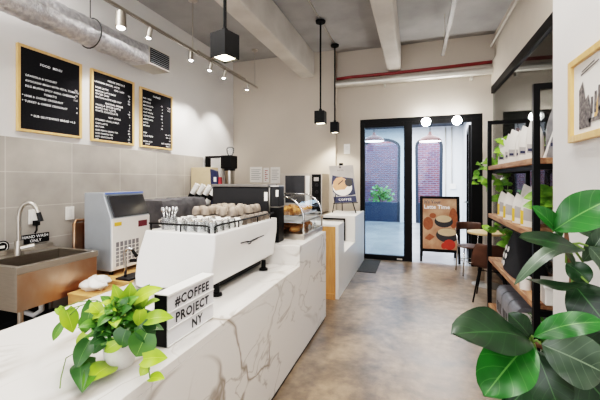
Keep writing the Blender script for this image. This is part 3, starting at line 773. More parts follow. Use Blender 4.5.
# --- pothos in a pot on the counter
pc = Vector((-1.125, 1.065, .81))
t = thing('potted_pothos', 'trailing green and lime pothos in a pale stone pot on the near marble counter', 'plant', pc)
MB().lathe([(0, 0), (.052, 0), (.056, .01), (.066, .135), (.062, .14), (.055, .125), (0, .12)], pc, 28).build('pot', 'potstone', t, smooth='auto')
MB().lathe([(0, .122), (.058, .122)], pc, 20).build('soil', 'soil', t)
dp = (Vector((0, 0, EYE))-pc)
DP = 1.37
def P(px, py, d=DP):
    p = at(px, py, d=d)
    return at(px, py, Z=.832) if p.z < .832 else p
toC = (Vector((0, 0, EYE))-pc).normalized()
def nr(a=.5): return (toC*.7+Vector((random.uniform(-a, a), random.uniform(-a, a), .6+random.uniform(-a, a)))).normalized()
groups = {'pothos': MB(), 'pothos_lime': MB(), 'pothos_dark': MB()}
def PL(kind, b, tp, w, d0=DP, d1=None, n=None):
    pb, pt = P(*b, d0), P(*tp, d0 if d1 is None else d1)
    groups[kind].leaf(pb, pt, w*(d0)/340, n or nr(.3), 'heart', sag=.1, fold=.16)
hand = [('pothos_lime', (66, 310), (73, 333), 16, 1.45), ('pothos_lime', (58, 308), (65, 317), 8, 1.47), ('pothos', (62, 324), (53, 341), 8, 1.46),
        ('pothos', (93, 302), (86, 331), 14, 1.4), ('pothos', (88, 315), (84, 334), 13, 1.42), ('pothos_dark', (110, 338), (92, 353), 22, 1.33), ('pothos_dark', (90, 340), (76, 370), 18, 1.36),
        ('pothos_lime', (86, 334), (80, 352), 12, 1.40), ('pothos', (96, 362), (75, 372), 14, 1.36), ('pothos_lime', (110, 366), (86, 384), 22, 1.33), ('pothos_dark', (80, 366), (82, 393), 16, 1.33), ('pothos', (92, 370), (82, 393), 12, 1.34),
        ('pothos_lime', (143, 359), (168, 358), 18, 1.26), ('pothos_lime', (147, 366), (140, 376), 10, 1.26), ('pothos_lime', (150, 378), (165, 379), 12, 1.24),
        ('pothos', (147, 333), (136, 357), 26, 1.28), ('pothos_dark', (140, 325), (152, 345), 22, 1.3), ('pothos_lime', (146, 320), (174, 318), 17, 1.33), ('pothos', (140, 326), (164, 330), 14, 1.34),
        ('pothos_lime', (136, 300), (163, 288), 16, 1.38), ('pothos_lime', (128, 305), (131, 282), 16, 1.40), ('pothos_lime', (122, 306), (113, 284), 13, 1.4), ('pothos', (140, 300), (150, 284), 12, 1.42),
        ('pothos', (120, 312), (100, 296), 14, 1.38), ('pothos_lime', (112, 316), (92, 322), 18, 1.36), ('pothos', (116, 330), (84, 338), 16, 1.33), ('pothos_lime', (122, 340), (104, 352), 14, 1.3),
        ('pothos_lime', (140, 310), (138, 326), 13, 1.28), ('pothos_dark', (126, 330), (122, 348), 22, 1.29), ('pothos_lime', (146, 306), (160, 300), 12, 1.38)]
for h in hand: PL(*h)
for k in range(95):
    a = random.uniform(0, 2*PI); el = random.uniform(-.25, 1.45)
    o_ = Vector((math.cos(a)*math.cos(el), math.sin(a)*math.cos(el), math.sin(el)))
    b0 = pc+Vector((0, 0, .17))+Vector((o_.x*.085, o_.y*.085, o_.z*.075))*random.uniform(.55, 1.05)
    L = random.uniform(.042, .075)
    d = (o_*.7+Vector((random.uniform(-.5, .5), random.uniform(-.5, .5), random.uniform(-.9, .1)))).normalized()
    groups[random.choice(('pothos', 'pothos_dark', 'pothos', 'pothos', 'pothos_lime', 'pothos_lime'))].leaf(b0, b0+d*L, L*.74, o_+toC*.5+Vector((0, 0, .4)), 'heart', fold=.16, nv=8, nu=6)
for k in range(50):
    a = random.uniform(0, 2*PI); r = random.uniform(0, .06)
    b0 = pc+Vector((r*math.cos(a), r*math.sin(a), random.uniform(.13, .22))); d = Vector((math.cos(a), math.sin(a), random.uniform(-.2, .6))).normalized(); L = random.uniform(.04, .065)
    groups[random.choice(('pothos_dark', 'pothos_dark', 'pothos'))].leaf(b0, b0+d*L, L*.75, d*.5+toC+Vector((0, 0, .4)), 'heart', fold=.16, nv=8, nu=6)
for k, g in groups.items():
    o = g.build('foliage', k, t, smooth=True)
    if k == 'pothos_lime': o['label'] = 'lime yellow new leaves'
    elif k == 'pothos_dark': o['label'] = 'dark green older leaves'
mb = MB()
for pts in ([(122, 322, 1.37), (104, 330, 1.36), (88, 345, 1.38), (66, 358, 1.42), (61, 378, 1.38), (60, 388, 1.36)], [(122, 312, 1.38), (96, 300, 1.42), (78, 302, 1.46), (58, 309, 1.48)], [(66, 310, 1.45), (86, 304, 1.42)],
            [(140, 330, 1.33), (146, 350, 1.28), (150, 378, 1.24)], [(124, 335, 1.33), (112, 358, 1.33), (90, 368, 1.34), (80, 372, 1.36)], [(62, 322, 1.46), (80, 306, 1.44)]):
    mb.tube([P(*p) for p in pts], .0022, 6)
mb.build('vine_stem', 'vine', t, smooth=True)
# --- black brewer and grinder on the raised counter
t = thing('batch_brewer', 'wide black coffee brewer with a metal top edge behind the stacked cups', 'coffee brewer', (-1.55, 2.93, .98))
MB().box(-1.85, -1.265, 2.83, 3.03, .985, 1.485).build('body', 'charcoal', t, bevel=.012)
MB().box(-1.86, -1.255, 2.82, 3.035, 1.485, 1.51).build('top_edge', 'dullmetal', t, bevel=.004)
MB().box(-1.26, -1.25, 2.84, 3.0, 1.0, 1.48).build('side_trim', 'nickel', t)
MB().box(-1.30, -1.268, 2.826, 2.83, 1.36, 1.44).build('spec_label', 'paper', t)
for x in (-1.8, -1.3): MB().cyl((x, 2.93, .98), (x, 2.93, .986), .02).build('foot', 'black', t)
t = thing('coffee_grinder', 'slim black coffee grinder beside the pastry case, right of the black brewer', 'grinder', (-1.2, 2.91, .98))
MB().box(-1.245, -1.165, 2.84, 2.98, .985, 1.30).build('body', 'black', t, bevel=.006)
MB().box(-1.245, -1.165, 2.84, 2.98, 1.31, 1.49).build('hopper', 'charcoal', t, bevel=.006)
MB().box(-1.248, -1.162, 2.837, 2.983, 1.30, 1.31).box(-1.247, -1.163, 2.838, 2.982, 1.49, 1.5).build('collar', 'nickel', t)
MB().box(-1.19, -1.166, 2.836, 2.84, 1.4, 1.46).build('price_label', 'paper', t)
# --- pastry case
t = thing('pastry_case', 'curved glass pastry display case at the end of the raised marble counter', 'display case', (-1.22, 3.39, .98))
cy0, cy1 = 3.07, 3.72
arc = [(-1.0, 1.17)]+[(-1.22+.22*math.cos(a), 1.17+.22*math.sin(a)) for a in [R(9*k) for k in range(1, 11)]]
pro = [(-1.46, 1.035), (-1.0, 1.035)]+arc+[(-1.46, 1.39)]
MB().box(-1.46, -.99, cy0-.01, cy1+.01, .98, 1.035).build('base', 'steel', t, bevel=.004)
mb = MB()
def gfn(u, v):
    pts = [(-1.0, 1.035)]+arc+[(-1.46, 1.39)]
    k = u*(len(pts)-1); i = min(int(k), len(pts)-2); f_ = k-i
    x = pts[i][0]+(pts[i+1][0]-pts[i][0])*f_; z = pts[i][1]+(pts[i+1][1]-pts[i][1])*f_
    return Vector((x, cy0+(cy1-cy0)*v, z))
mb.grid(gfn, 12, 1); mb.build('curved_glass', 'glass', t, smooth=True)
for y in (cy0, cy1):
    e = MB(); e.poly([(x, y, z) for x, z in pro]); e.build('end_glass', 'glass', t)
    mb = MB(); mb.tube([(x, y, z) for x, z in [(-1.0, 1.035)]+arc+[(-1.46, 1.39)]], .009, 8); mb.build('edge_frame', 'chrome', t, smooth=True)
MB().box(-1.47, -1.46, cy0, cy1, .98, 1.4).build('rear_panel', 'steel', t)
for z, xr in ((1.135, -1.03), (1.205, -1.06)):
    s = MB().box(-1.45, xr, cy0+.015, cy1-.015, z, z+.008).build('shelf', 'glass_cup' if z > 1.2 else 'white', t)
    MB().box(xr, xr+.006, cy0+.015, cy1-.015, z-.004, z+.012).build('shelf_edge', 'nickel', s)
def pastry(x, y, z, kind, lab, grp):
    if kind == 'loaf':
        mb = MB()
        def fn(u, v):
            a = 2*PI*u; k = math.sin(PI*v)**.5
            return Vector((x+.055*k*math.cos(a)*(1+.06*math.sin(7*v*PI)), y-.1+.2*v, z+max(0, .03+.034*k*math.sin(a))))
        mb.grid(fn, 14, 14)
    else:
        mb = MB()
        def fn(u, v):
            a = 2*PI*u; th = PI*(v-.5)*1.25; r = .032*math.cos((v-.5)*PI*.94)**.8*(1+.12*abs(math.sin(v*PI*6)))+.004
            cx, cyy = x-.045*math.cos(th)+.02, y+.07*math.sin(th)
            return Vector((cx+r*math.cos(a)*math.cos(th), cyy+r*math.cos(a)*math.sin(th), z+.03+r*.9*math.sin(a)))
        mb.grid(fn, 10, 20)
    return tag(mb.build('bread_loaf' if kind == 'loaf' else 'croissant', 'bread', smooth=True), lab, 'pastry', grp)
for k, y in enumerate((3.19, 3.39, 3.59)):
    pastry(-1.13, y, 1.213, 'cro', 'golden croissant on the top shelf of the glass pastry case, %s' % ('nearest the espresso machine', 'in the middle', 'nearest the glass doors')[k], 'croissants on the top shelf')
    pastry(-1.13, y, 1.036, 'loaf', 'browned loaf pastry on the bottom deck of the pastry case, %s' % ('nearest the espresso machine', 'in the middle', 'nearest the glass doors')[k], 'loaves on the bottom deck')
    pastry(-1.3, y, 1.213, 'cro', 'golden croissant at the back of the case top shelf, %s' % ('nearest the espresso machine', 'in the middle', 'nearest the glass doors')[k], 'croissants on the top shelf')
    pastry(-1.29, y, 1.036, 'loaf', 'browned loaf at the back of the case bottom deck, %s' % ('nearest the espresso machine', 'in the middle', 'nearest the glass doors')[k], 'loaves on the bottom deck')
    c = MB().box(-1.045, -1.04, y-.035, y+.035, 1.0355, 1.085); c = tag(c.build('price_card', 'paper'), 'small white price card in the pastry case front, %s' % ('nearest the espresso machine', 'in the middle', 'nearest the glass doors')[k], 'card', 'price cards in the pastry case')
    mb = MB()
    for q in range(3): mb.box(-1.04, -1.039, y-.022, y+.018-.01*q, 1.068-q*.01, 1.072-q*.01)
    mb.build('print_lines', 'ink', c)
# --- easel with poster
pts = [at(334.5, 203, Y=6.12), at(357, 202, Y=6.12), at(353, 165, Y=6.26), at(329, 166, Y=6.26)]
t = thing('tabletop_easel', 'black tripod easel standing on the white counter before the glass doors', 'easel', (-1.27, 6.2, .95))
apex = (pts[2]+pts[3])/2+Vector((0, .03, .02))
for (px, py, k) in ((332.5, 213, 0), (340, 212.2, 1), (355.5, 210.5, 2)):
    f0 = at(px, py, Z=.955); f0.y = min(f0.y, 6.45)
    if k == 1: f0 = Vector((-1.33, 6.48, .955))
    elif k == 0: f0 = Vector((at(332.5, 213, Y=6.06).x, 6.06, .955))
    else: f0 = Vector((at(356, 211, Y=6.1).x, 6.1, .955))
    MB().tube([f0, apex], .009, 6).build('leg', 'black', t, smooth=True)
MB().box(apex.x-.035, apex.x+.035, apex.y-.03, apex.y+.005, apex.z-.02, apex.z+.025).build('clamp', 'black', t)
MB().bar(pts[0]+Vector((-.02, -.012, -.01)), pts[1]+Vector((.02, -.012, -.01)), .03, .012).build('ledge', 'black', t)
nb = Vector((0, .012, 0))
pp = MB()
A = [pp.v(p+Vector((0, -.012, 0))) for p in pts]; B = [pp.v(p) for p in pts]
pp.f(A); pp.f(B[::-1])
for i in range(4): pp.f([A[i], A[(i+1) % 4], B[(i+1) % 4], B[i]])
post = tag(pp.build('coffee_poster', 'greyblue_p'), 'poster of a hand and coffee cup on a plate, propped on the counter easel', 'poster')
def uvp(u, v, lift): return pts[0]+(pts[1]-pts[0])*u+(pts[3]-pts[0])*v+Vector((0, -.0125-lift, 0))
def flat(mb, uv, lift): mb.poly([uvp(u, v, lift) for u, v in uv])
def ell(cu, cv, ru, rv, n=22): return [(cu+ru*math.cos(2*PI*i/n), cv+rv*math.sin(2*PI*i/n)) for i in range(n)]
mb = MB(); flat(mb, [(0, 0), (1, 0), (1, .16), (0, .16)], .001); flat(mb, [(.0, .5), (.1, .74), (.3, .7), (1, .62), (1, .2), (.8, .18), (.2, .18), (.02, .3)], .001); mb.build('print_dark', 'navy', post)
mb = MB(); flat(mb, ell(.46, .41, .44, .23), .002); mb.build('print_plate', 'paper', post)
mb = MB(); flat(mb, [(.04, .42), (.1, .56), (.26, .66), (.5, .68), (.66, .62), (.6, .5), (.72, .44), (.56, .34), (.34, .34), (.14, .32)], .003); mb.build('print_hand', 'skin_p', post)
mb = MB(); flat(mb, ell(.78, .52, .17, .11), .004); flat(mb, [(.3, .5), (.55, .6), (.55, .57), (.3, .47)], .004); mb.build('print_cup', 'darkcup_p', post)
xd, yd = (pts[1]-pts[0]), (pts[3]-pts[0])
mb = MB(); mb.text('COFFEE', .06, uvp(.5, .05, .003), xd, yd, align='CENTER', spacing=1.2); mb.build('print_letters', 'letter', post, keep=True)
mb = MB(); mb.text('SPECIAL', .035, uvp(.5, .84, .003), xd, yd, align='CENTER'); flat(mb, ell(.5, .94, .05, .03), .003); mb.build('print_title', 'ink', post, keep=True)
# ================================================================== BARISTA SIDE
# sink
t = thing('hand_sink', 'brushed steel hand wash sink with a gooseneck tap against the grey tiles', 'sink', (-3.4, 2.28, 0))
sx0, sx1, sy0, sy1, sz0, sz1 = -3.74, -3.1, 1.9, 2.64, .455, .815
mb = MB()
mb.box(sx1-.02, sx1, sy0, sy1, sz0, sz1).box(sx0, sx1-.02, sy0, sy0+.02, sz0, sz1).box(sx0, sx1-.02, sy1-.02, sy1, sz0, sz1).box(sx0, sx0+.13, sy0+.02, sy1-.02, sz0+.2, sz1).box(sx0+.13, sx1-.02, sy0+.02, sy1-.02, sz0, sz0+.02)
mb.build('basin', 'steel', t, bevel=.004)
MB().box(sx1, sx1+.004, sy0+.002, sy1-.002, sz0+.002, sz1-.05).build('front_apron', 'steel_warm', t)
mb = MB().box(sx1-.035, sx1+.012, sy0-.01, sy1+.01, sz1-.045, sz1+.014).box(sx0, sx1-.045, sy0-.01, sy0+.04, sz1, sz1+.014).box(sx0, sx1-.045, sy1-.04, sy1+.01, sz1, sz1+.014).box(sx0, sx0+.15, sy0+.04, sy1-.04, sz1, sz1+.014).box(sx0, sx0+.02, sy0, sy1, sz1+.014, sz1+.06)
mb.build('rim', 'steel', t, bevel=.004)
for (x, y) in ((-3.15, 1.96), (-3.15, 2.58), (-3.68, 1.96), (-3.68, 2.58)): MB().cyl((x, y, 0), (x, y, sz0), .022).build('leg', 'steel', t, smooth='auto')
MB().box(-3.72, -3.12, 1.94, 2.6, .16, .18).box(-3.74, -3.72, 1.94, 2.6, .02, .45).build('under_shelf', 'charcoal', t)  # dark panels added to darken the space under the basin
MB().tube([(-3.4, 2.3, sz0), (-3.4, 2.3, .3), (-3.5, 2.3, .24), (-3.72, 2.3, .26)], .025).build('drain_pipe', 'white', t, smooth=True)
fx, fy = -3.62, 2.24
fa = MB().cyl((fx, fy, sz1+.01), (fx, fy, sz1+.15), .04, .034, 18)
pth = [(fx, fy, .94), (fx, fy, 1.2)]+[(fx+.075-.075*math.cos(a), fy+.04*(1-math.cos(a)), 1.2+.13*math.sin(a)) for a in [R(15*k) for k in range(1, 12)]]
fa.tube(pth, .018, 12)
e = Vector(pth[-1]); dv = (Vector(pth[-1])-Vector(pth[-2])).normalized()
fa = fa.build('tap', 'nickel', t, smooth='auto')
MB().cyl(e, e+dv*.09, .02, .024, 14).build('spray_head', 'charcoal', fa, smooth='auto')
MB().cyl((fx+.03, fy, .89), (fx+.1, fy+.08, .91), .024, .03, 14).build('tap_handle', 'nickel', fa, smooth='auto')
# hand wash sign
X = XL+.05
t = thing('hand_wash_sign', 'black hand wash sign with white letters on the tiles above the sink', 'sign', (XL+.013, 2.47, .9))
MB().box(XL+.0125, XL+.03, 2.33, 2.61, .895, .99).build('plaque', 'black', t, bevel=.002)
mb = MB(); mb.text('HAND WASH', .042, (XL+.031, 2.47, .951), (0, 1, 0), (0, 0, 1), align='CENTER'); mb.text('ONLY', .042, (XL+.031, 2.47, .908), (0, 1, 0), (0, 0, 1), align='CENTER')
mb.build('lettering', 'letter', t, keep=True)
c = at(2, 247, X=XL+.013)
t = thing('wash_sticker', 'round black sticker on the tiles at the left edge beside the tap', 'sticker', c)
MB().cyl(c, c+Vector((.004, 0, 0)), .06, n=28).build('disc', 'black', t)
mb = MB()
mb.tube([c+Vector((.005, .045*math.cos(a*2*PI/24), .045*math.sin(a*2*PI/24))) for a in range(24)], .003, 4, True); mb.box(c.x+.004, c.x+.006, c.y-.02, c.y+.02, c.z-.012, c.z+.012)
mb.build('ring', 'paper', t)
# crate stand
t = thing('crate_stand', 'low pale wood stand under the ice machine', 'stand', (-3.1, 3.05, 0))
MB().box(-3.55, -2.70, 2.66, 3.62, .49, .53).build('top', 'crate', t, bevel=.003)
mb = MB().box(-2.78, -2.74, 2.68, 3.6, .27, .49).box(-3.52, -2.78, 2.68, 2.72, .27, .49).box(-3.52, -2.78, 3.56, 3.6, .27, .49); mb.build('apron', 'crate', t)
for (x, y) in ((-2.78, 2.7), (-2.78, 3.58), (-3.5, 2.7), (-3.5, 3.58)): MB().box(x-.03, x+.03, y-.03, y+.03, 0, .27).build('leg', 'crate', t)
mb = MB()
mb.box(-2.82, -2.735, 2.80, 2.92, .3, .44); mb.build('hand_hole', 'black_matte', t)
mb = MB()
for k in range(4): mb.cyl((-2.745, 3.05+.05*k, .42-.04*(k % 2)), (-2.735, 3.05+.05*k, .42-.04*(k % 2)), .009, n=8)
mb.build('peg_holes', 'black_matte', t)
t = thing('wood_crate', 'small pale wood crate on the floor right beside the steel sink', 'crate', (-2.9, 2.46, 0))
MB().box(-3.05, -2.75, 2.30, 2.33, 0, .48).box(-3.05, -2.75, 2.60, 2.63, 0, .48).box(-3.05, -3.03, 2.33, 2.60, 0, .48).box(-2.77, -2.75, 2.33, 2.60, 0, .48).build('sides', 'crate', t)
MB().box(-3.055, -2.745, 2.295, 2.635, .48, .5).build('lid', 'crate', t, bevel=.003)
MB().box(-2.7505, -2.748, 2.42, 2.52, .36, .43).build('hand_hole', 'black_matte', t)
# ice machine
t = thing('ice_machine', 'grey and white ice machine with a dark slanted window, on the wood stand', 'ice machine', (-3.3, 3.1, .53))
iy0, iy1 = 2.77, 3.31
prof = [(-3.43, .575), (-3.05, .575), (-3.05, 1.14), (-3.145, 1.37), (-3.145, 1.41), (-3.43, 1.41)]
MB().prism(prof, 'y', iy0, iy1).build('body', 'ice_body', t, bevel=.006)
for (x, y) in ((-3.1, 2.82), (-3.1, 3.26), (-3.4, 2.82), (-3.4, 3.26)): MB().cyl((x, y, .53), (x, y, .58), .02).build('foot', 'black', t)
fp = MB().box(-3.05, -3.035, iy0+.004, iy1-.004, .585, 1.135).build('front_panel', 'white', t, bevel=.003)
mb = MB()
for k in range(6): mb.box(-3.035, -3.032, iy0+.05+k*.055, iy0+.087+k*.055, .62, .88)
mb.build('vent_slots', 'greyfelt', fp)
mb = MB()
for k in range(5): mb.box(-3.032, -3.029, iy0+.045, iy0+.37, .66+.04*k, .667+.04*k)
mb.build('vent_bars', 'white', fp)
MB().box(-3.035, -3.031, iy0+.03, iy0+.12, 1.055, 1.095).build('warning_label', 'yellow', fp)['label'] = 'yellow warning label'
MB().box(-3.035, -3.031, iy1-.18, iy1-.05, 1.01, 1.08).build('logo_plate', 'maroon', fp)['label'] = 'dark red badge'
sl = [(-3.05, 1.145), (-3.035, 1.15), (-3.125, 1.378), (-3.142, 1.378)]
MB().prism(sl, 'y', iy0+.03, iy1-.015).build('bin_door', 'smoke', t, bevel=.003)
MB().box(-3.155, -3.13, iy0+.01, iy1-.004, 1.395, 1.412).build('top_strip', mat('blue_protective_film', srgb(120, 150, 230), .4, var=.1), t)
# steel pipe box between sink and machine
t = thing('pipe_cover', 'narrow brushed steel pipe cover on the tiles left of the ice machine', 'pipe', (-3.7, 2.9, 0))
MB().tube([(-3.7, 2.86, 0), (-3.7, 2.86, 1.05), (-3.7, 2.89, 1.08), (-3.7, 2.98, 1.08), (-3.7, 3.0, 1.05), (-3.7, 3.0, 0)], .018, 8).build('pipe', 'steel_warm', t, smooth=True)
MB().box(-3.73, -3.715, 2.87, 2.99, 0, 1.05).build('cover', 'steel_warm', t)
# crumpled bag on the stand
mb = MB()
bc = Vector((-2.9, 2.47, .5))
def bfn2(u, v):
    a = 2*PI*u; ph = PI*v; k = 1+.18*math.sin(3*a+2*ph)+.12*math.sin(7*a+5*ph)+.1*math.sin(5*ph)
    return bc+Vector((.11*k*math.sin(ph)*math.cos(a), .12*k*math.sin(ph)*math.sin(a), max(0, .055-.06*math.cos(ph)*k)))
mb.grid(bfn2, 28, 14); tag(mb.build('plastic_bag', 'white', smooth=True), 'crumpled white plastic bag on the small wood crate beside the sink', 'bag')
# rinse tap
tb = Vector((-2.84, 2.755, .53))
t = thing('rinse_tap', 'small chrome gooseneck tap with a black spout, before the ice machine grille', 'tap', tb)
MB().box(tb.x-.06, tb.x+.12, tb.y-.07, tb.y+.2, .53, .55).build('tray', 'charcoal', t, bevel=.004)
RV = Vector((CS, SN, 0))
hook = [tb+Vector((0, 0, .02)), tb+Vector((0, 0, .14)), tb+RV*-.012+Vector((0, 0, .23))]+[tb+RV*(.035-.047*math.cos(a))+Vector((0, 0, .26+.055*math.sin(a))) for a in [R(20*k) for k in range(0, 8)]]
MB().tube(hook, .014, 8).build('spout', 'chrome', t, smooth=True)
MB().cyl(hook[-1], hook[-1]+RV*.05+Vector((0, 0, -.07)), .015, .017).build('nozzle', 'black', t, smooth='auto')
# counter along the left wall
t = thing('back_counter', 'white back counter along the tiled left wall beyond the ice machine', 'counter', (-3.43, 5.05, 0))
MB().box(-3.755, -3.12, 3.66, 6.58, .86, .9).build('worktop', 'steel', t, bevel=.003)
MB().box(-3.755, -3.15, 3.68, 6.58, .1, .86).build('cabinet', 'white_lam', t)
for k in range(3):
    d = MB().box(-3.15, -3.13, 3.7+k*.96, 4.63+k*.96, .13, .84).build('door', 'white_lam', t, bevel=.003)
    MB().tube([(-3.13, 4.5+k*.96, .6), (-3.1, 4.5+k*.96, .6), (-3.1, 4.5+k*.96, .76), (-3.13, 4.5+k*.96, .76)], .006, 6).build('handle', 'nickel', d, smooth=True)
MB().box(-3.72, -3.2, 3.7, 6.55, 0, .1).build('toe_kick', 'black', t)
t = thing('oven_counter', 'white counter along the back wall carrying the steel oven', 'counter', (-2.3, 6.25, 0))
MB().box(-3.1, -1.5, 5.92, 6.585, .88, .92).build('worktop', 'steel', t, bevel=.003)
MB().box(-3.1, -1.5, 5.95, 6.585, 0, .88).build('cabinet', 'white_lam', t)
# machine under a grey cover
mb = MB()
def cov(u, v):
    # u around the long axis (front drop, top, back drop), v along Y
    y = 3.69+.97*v; pr_ = [(-3.16, .905), (-3.15, 1.05), (-3.16, 1.2), (-3.19, 1.268), (-3.4, 1.272), (-3.62, 1.27), (-3.66, 1.2), (-3.67, .905)]
    k = u*(len(pr_)-1); i = min(int(k), len(pr_)-2); f_ = k-i
    x = pr_[i][0]+(pr_[i+1][0]-pr_[i][0])*f_; z = pr_[i][1]+(pr_[i+1][1]-pr_[i][1])*f_
    w_ = .016*math.sin(v*23+u*7)+.012*math.sin(v*51-u*9)
    if u < .4: x += w_*(1.2-z)*2.5
    else: z += w_*.4
    return Vector((x, y, z))
mb.grid(cov, 28, 40)
for v_ in (0, 1): mb.poly([cov(i/28, v_) for i in range(29)])
tag(mb.build('covered_machine', 'drape', smooth='auto'), 'boxy machine under a dark grey fabric cover beside the ice machine', 'machine')
# stacks of cups leaning in a rack behind the cover
t = thing('cup_rack', 'black slanted rack holding white cup stacks on the back counter', 'rack', (-3.35, 4.95, .9))
MB().box(-3.68, -3.16, 4.72, 4.98, .9, 1.14).build('box', 'charcoal', t, bevel=.005)
for k in range(4):
    x0 = -3.62+k*.125; q0, q1 = Vector((x0-.05, 4.86, 1.142)), Vector((x0+.13, 4.9, 1.48-.012*k))
    ax = (q1-q0).normalized(); mid = q0.lerp(q1, .55)
    s = thing('cup_stack', 'slanted stack of white paper cups on the back counter, %s' % ('nearest the grey tiles', 'second from the grey tiles', 'third from the grey tiles', 'nearest the black brewer')[k], 'cups', q0, 'slanted cup stacks')
    mb = MB()
    n_ = 9
    for q in range(n_):
        a, c = q0.lerp(q1, q/n_), q0.lerp(q1, (q+.8)/n_)
        mb.cyl(a, c, .043, .04, 16); mb.cyl(c, q0.lerp(q1, (q+1)/n_), .046, .046, 16)
    mb.build('cups', 'white', s, smooth='auto')
    MB().cyl(q0.lerp(q1, .3), q0.lerp(q1, .52), .0475, .0475, 16).build('dark_band', 'black', s, smooth='auto')
# kraft boards, navy pack and red pack
tag(MB().box(-3.74, -3.34, 5.06, 5.3, .9, 1.77).build('cardboard_box', 'kraft', bevel=.006), 'tall plain cardboard box at the end of the grey tiles', 'box')
mb = MB().prism([(-3.33, .9), (-3.19, .9), (-3.18, 1.5), (-3.2, 1.7), (-3.33, 1.74), (-3.31, 1.5)], 'y', 5.02, 5.09)
p = tag(mb.build('coffee_pack', 'navy', bevel=.01), 'dark navy pack standing before the tall cardboard box', 'pack')
MB().box(-3.25, -3.2, 5.016, 5.02, 1.52, 1.6).build('pack_label', 'paper', p)
tag(MB().prism([(-3.17, .9), (-3.125, .9), (-3.125, 1.5), (-3.13, 1.6), (-3.165, 1.6), (-3.17, 1.5)], 'y', 5.03, 5.09).build('snack_pack', 'red', bevel=.008), 'small red pack standing right of the dark navy pack', 'pack')
# tall brewer
t = thing('drip_brewer', 'tall black and steel coffee brewer with a long arm and clear hopper at the back', 'coffee brewer', (-3.2, 5.6, .9))
MB().box(-3.42, -3.05, 5.45, 5.75, .9, 1.35).build('base', 'black', t, bevel=.008)
MB().cyl((-3.25, 5.55, 1.35), (-3.25, 5.55, 1.72), .09, n=24).build('cylinder', 'steel', t, smooth='auto')
MB().box(-3.37, -3.15, 5.42, 5.66, 1.76, 2.0).build('head', 'black', t, bevel=.012)
MB().cyl((-3.25, 5.55, 1.72), (-3.25, 5.55, 1.76), .1, .105, 24).build('collar', 'charcoal', t, smooth='auto')
MB().box(-3.75, -3.37, 5.5, 5.62, 1.965, 2.0).box(-3.75, -3.70, 5.5, 5.62, .9, 1.965).build('arm', 'black', t, bevel=.005)
MB().box(-3.43, -3.385, 5.5, 5.62, 1.3, 1.965).build('column', 'white', t, bevel=.005)
MB().lathe([(.04, 0), (.07, .06), (.075, .13), (.05, .16), (0, .165)], (-3.24, 5.55, 2.0), 18).build('hopper', 'glass_cup', t, smooth=True)
# oven
t = thing('steel_oven', 'stainless convection oven with a dark glass door on the back counter', 'oven', (-2.05, 6.3, .92))
OY = 6.05
xs = [at(px, 180, Y=OY).x for px in (280, 286, 306, 312, 322)]
MB().box(xs[0], xs[4], OY, 6.57, .94, 1.67).build('body', 'steel', t, bevel=.006)
for x in (xs[0]+.06, xs[4]-.06):
    for y in (6.12, 6.5): MB().cyl((x, y, .92), (x, y, .945), .02).build('foot', 'black', t)
d = MB().box(xs[0]+.03, xs[3]-.02, OY-.035, OY, .97, 1.65).build('door', 'steel', t, bevel=.005)
MB().box(xs[1], xs[2]-.01, OY-.04, OY-.033, 1.12, 1.635).build('window', 'smoke', d)
MB().box(xs[2]+.01, xs[3]-.03, OY-.06, OY-.034, 1.0, 1.63).build('handle', 'porcelain', d, bevel=.008)['label'] = 'pale door handle'
c = MB().box(xs[3], xs[4]-.02, OY-.012, OY, .97, 1.655).build('control_panel', 'black', t)
for z in (1.2, 1.33, 1.46): MB().cyl(((xs[3]+xs[4])/2, OY-.012, z), ((xs[3]+xs[4])/2, OY-.04, z), .03, n=16).build('knob', 'charcoal', c, smooth='auto')
MB().box(xs[3]+.04, xs[4]-.06, OY-.014, OY-.012, 1.53, 1.6).build('display', 'greyblue_p', c)
# sheets on the back wall
for k, (a, c, z0, z1) in enumerate(((250, 262, 1.5, 1.83), (263.5, 269, 1.5, 1.81), (270.5, 280, 1.48, 1.82))):
    x0, x1 = at(a, 175, Y=YB-.165).x, at(c, 175, Y=YB-.165).x
    p = tag(MB().box(x0, x1, YB-.1665, YB-.1605, z0, z1).build('paper_notice', 'paper'), ('wide white notice sheet on the back wall, nearest the tall brewer', 'narrow white notice with red figures on the back wall', 'white notice sheet on the back wall beside the steel oven')[k], 'notice', 'white sheets on the back wall')
    mb = MB()
    for q in range(6): mb.box(x0+.03, x1-.03-(.03 if q % 2 else 0), YB-.1675, YB-.1665, z1-.07-q*.04, z1-.055-q*.04)
    mb.build('print_lines', 'red' if k == 1 else 'greyblue_p', p)
# ================================================================== AISLE AND RIGHT SIDE
# A-board
ax0, ax1, ay = .11, .775, 6.88
t = thing('a_board_sign', 'black A-frame pavement sign with an orange coffee poster standing in the open doorway', 'sign', ((ax0+ax1)/2, ay+.2, 0))
top, lean = 1.235, .16
def fp_(u, z, lift=0):  # point on the front leaf
    k = z/top
    return Vector((ax0+(ax1-ax0)*u, ay+lean*k-lift, z))
fl = MB()
for u in (0, 1): fl.bar(fp_(u, 0), fp_(u, top), .04, .03, Vector((0, 1, 0)))
for z in (.215, top-.02): fl.bar(fp_(0, z), fp_(1, z), .03, .045)
fl.build('front_frame', 'black', t)
bk = MB()
for x in (ax0+.02, ax1-.02): bk.bar((x, ay+.52, 0), (x, ay+lean+.01, top), .04, .03, Vector((0, 1, 0)))
bk.bar((ax0, ay+.45, .2), (ax1, ay+.45, .2), .03, .045); bk.build('back_frame', 'black', t)
MB().poly([fp_(0.02, .225, -.02), fp_(.98, .225, -.02), fp_(.98, top-.03, -.02), fp_(.02, top-.03, -.02)]).build('backing_panel', 'black_matte', t, solid=.008)
def ab(uv, mb, lift): mb.poly([fp_(.05+.9*u, .245+(top-.29)*v, lift) for u, v in uv])
pr_ = MB(); ab([(0, 0), (1, 0), (1, 1), (0, 1)], pr_, .0); po = pr_.build('poster', 'orange_p', t)
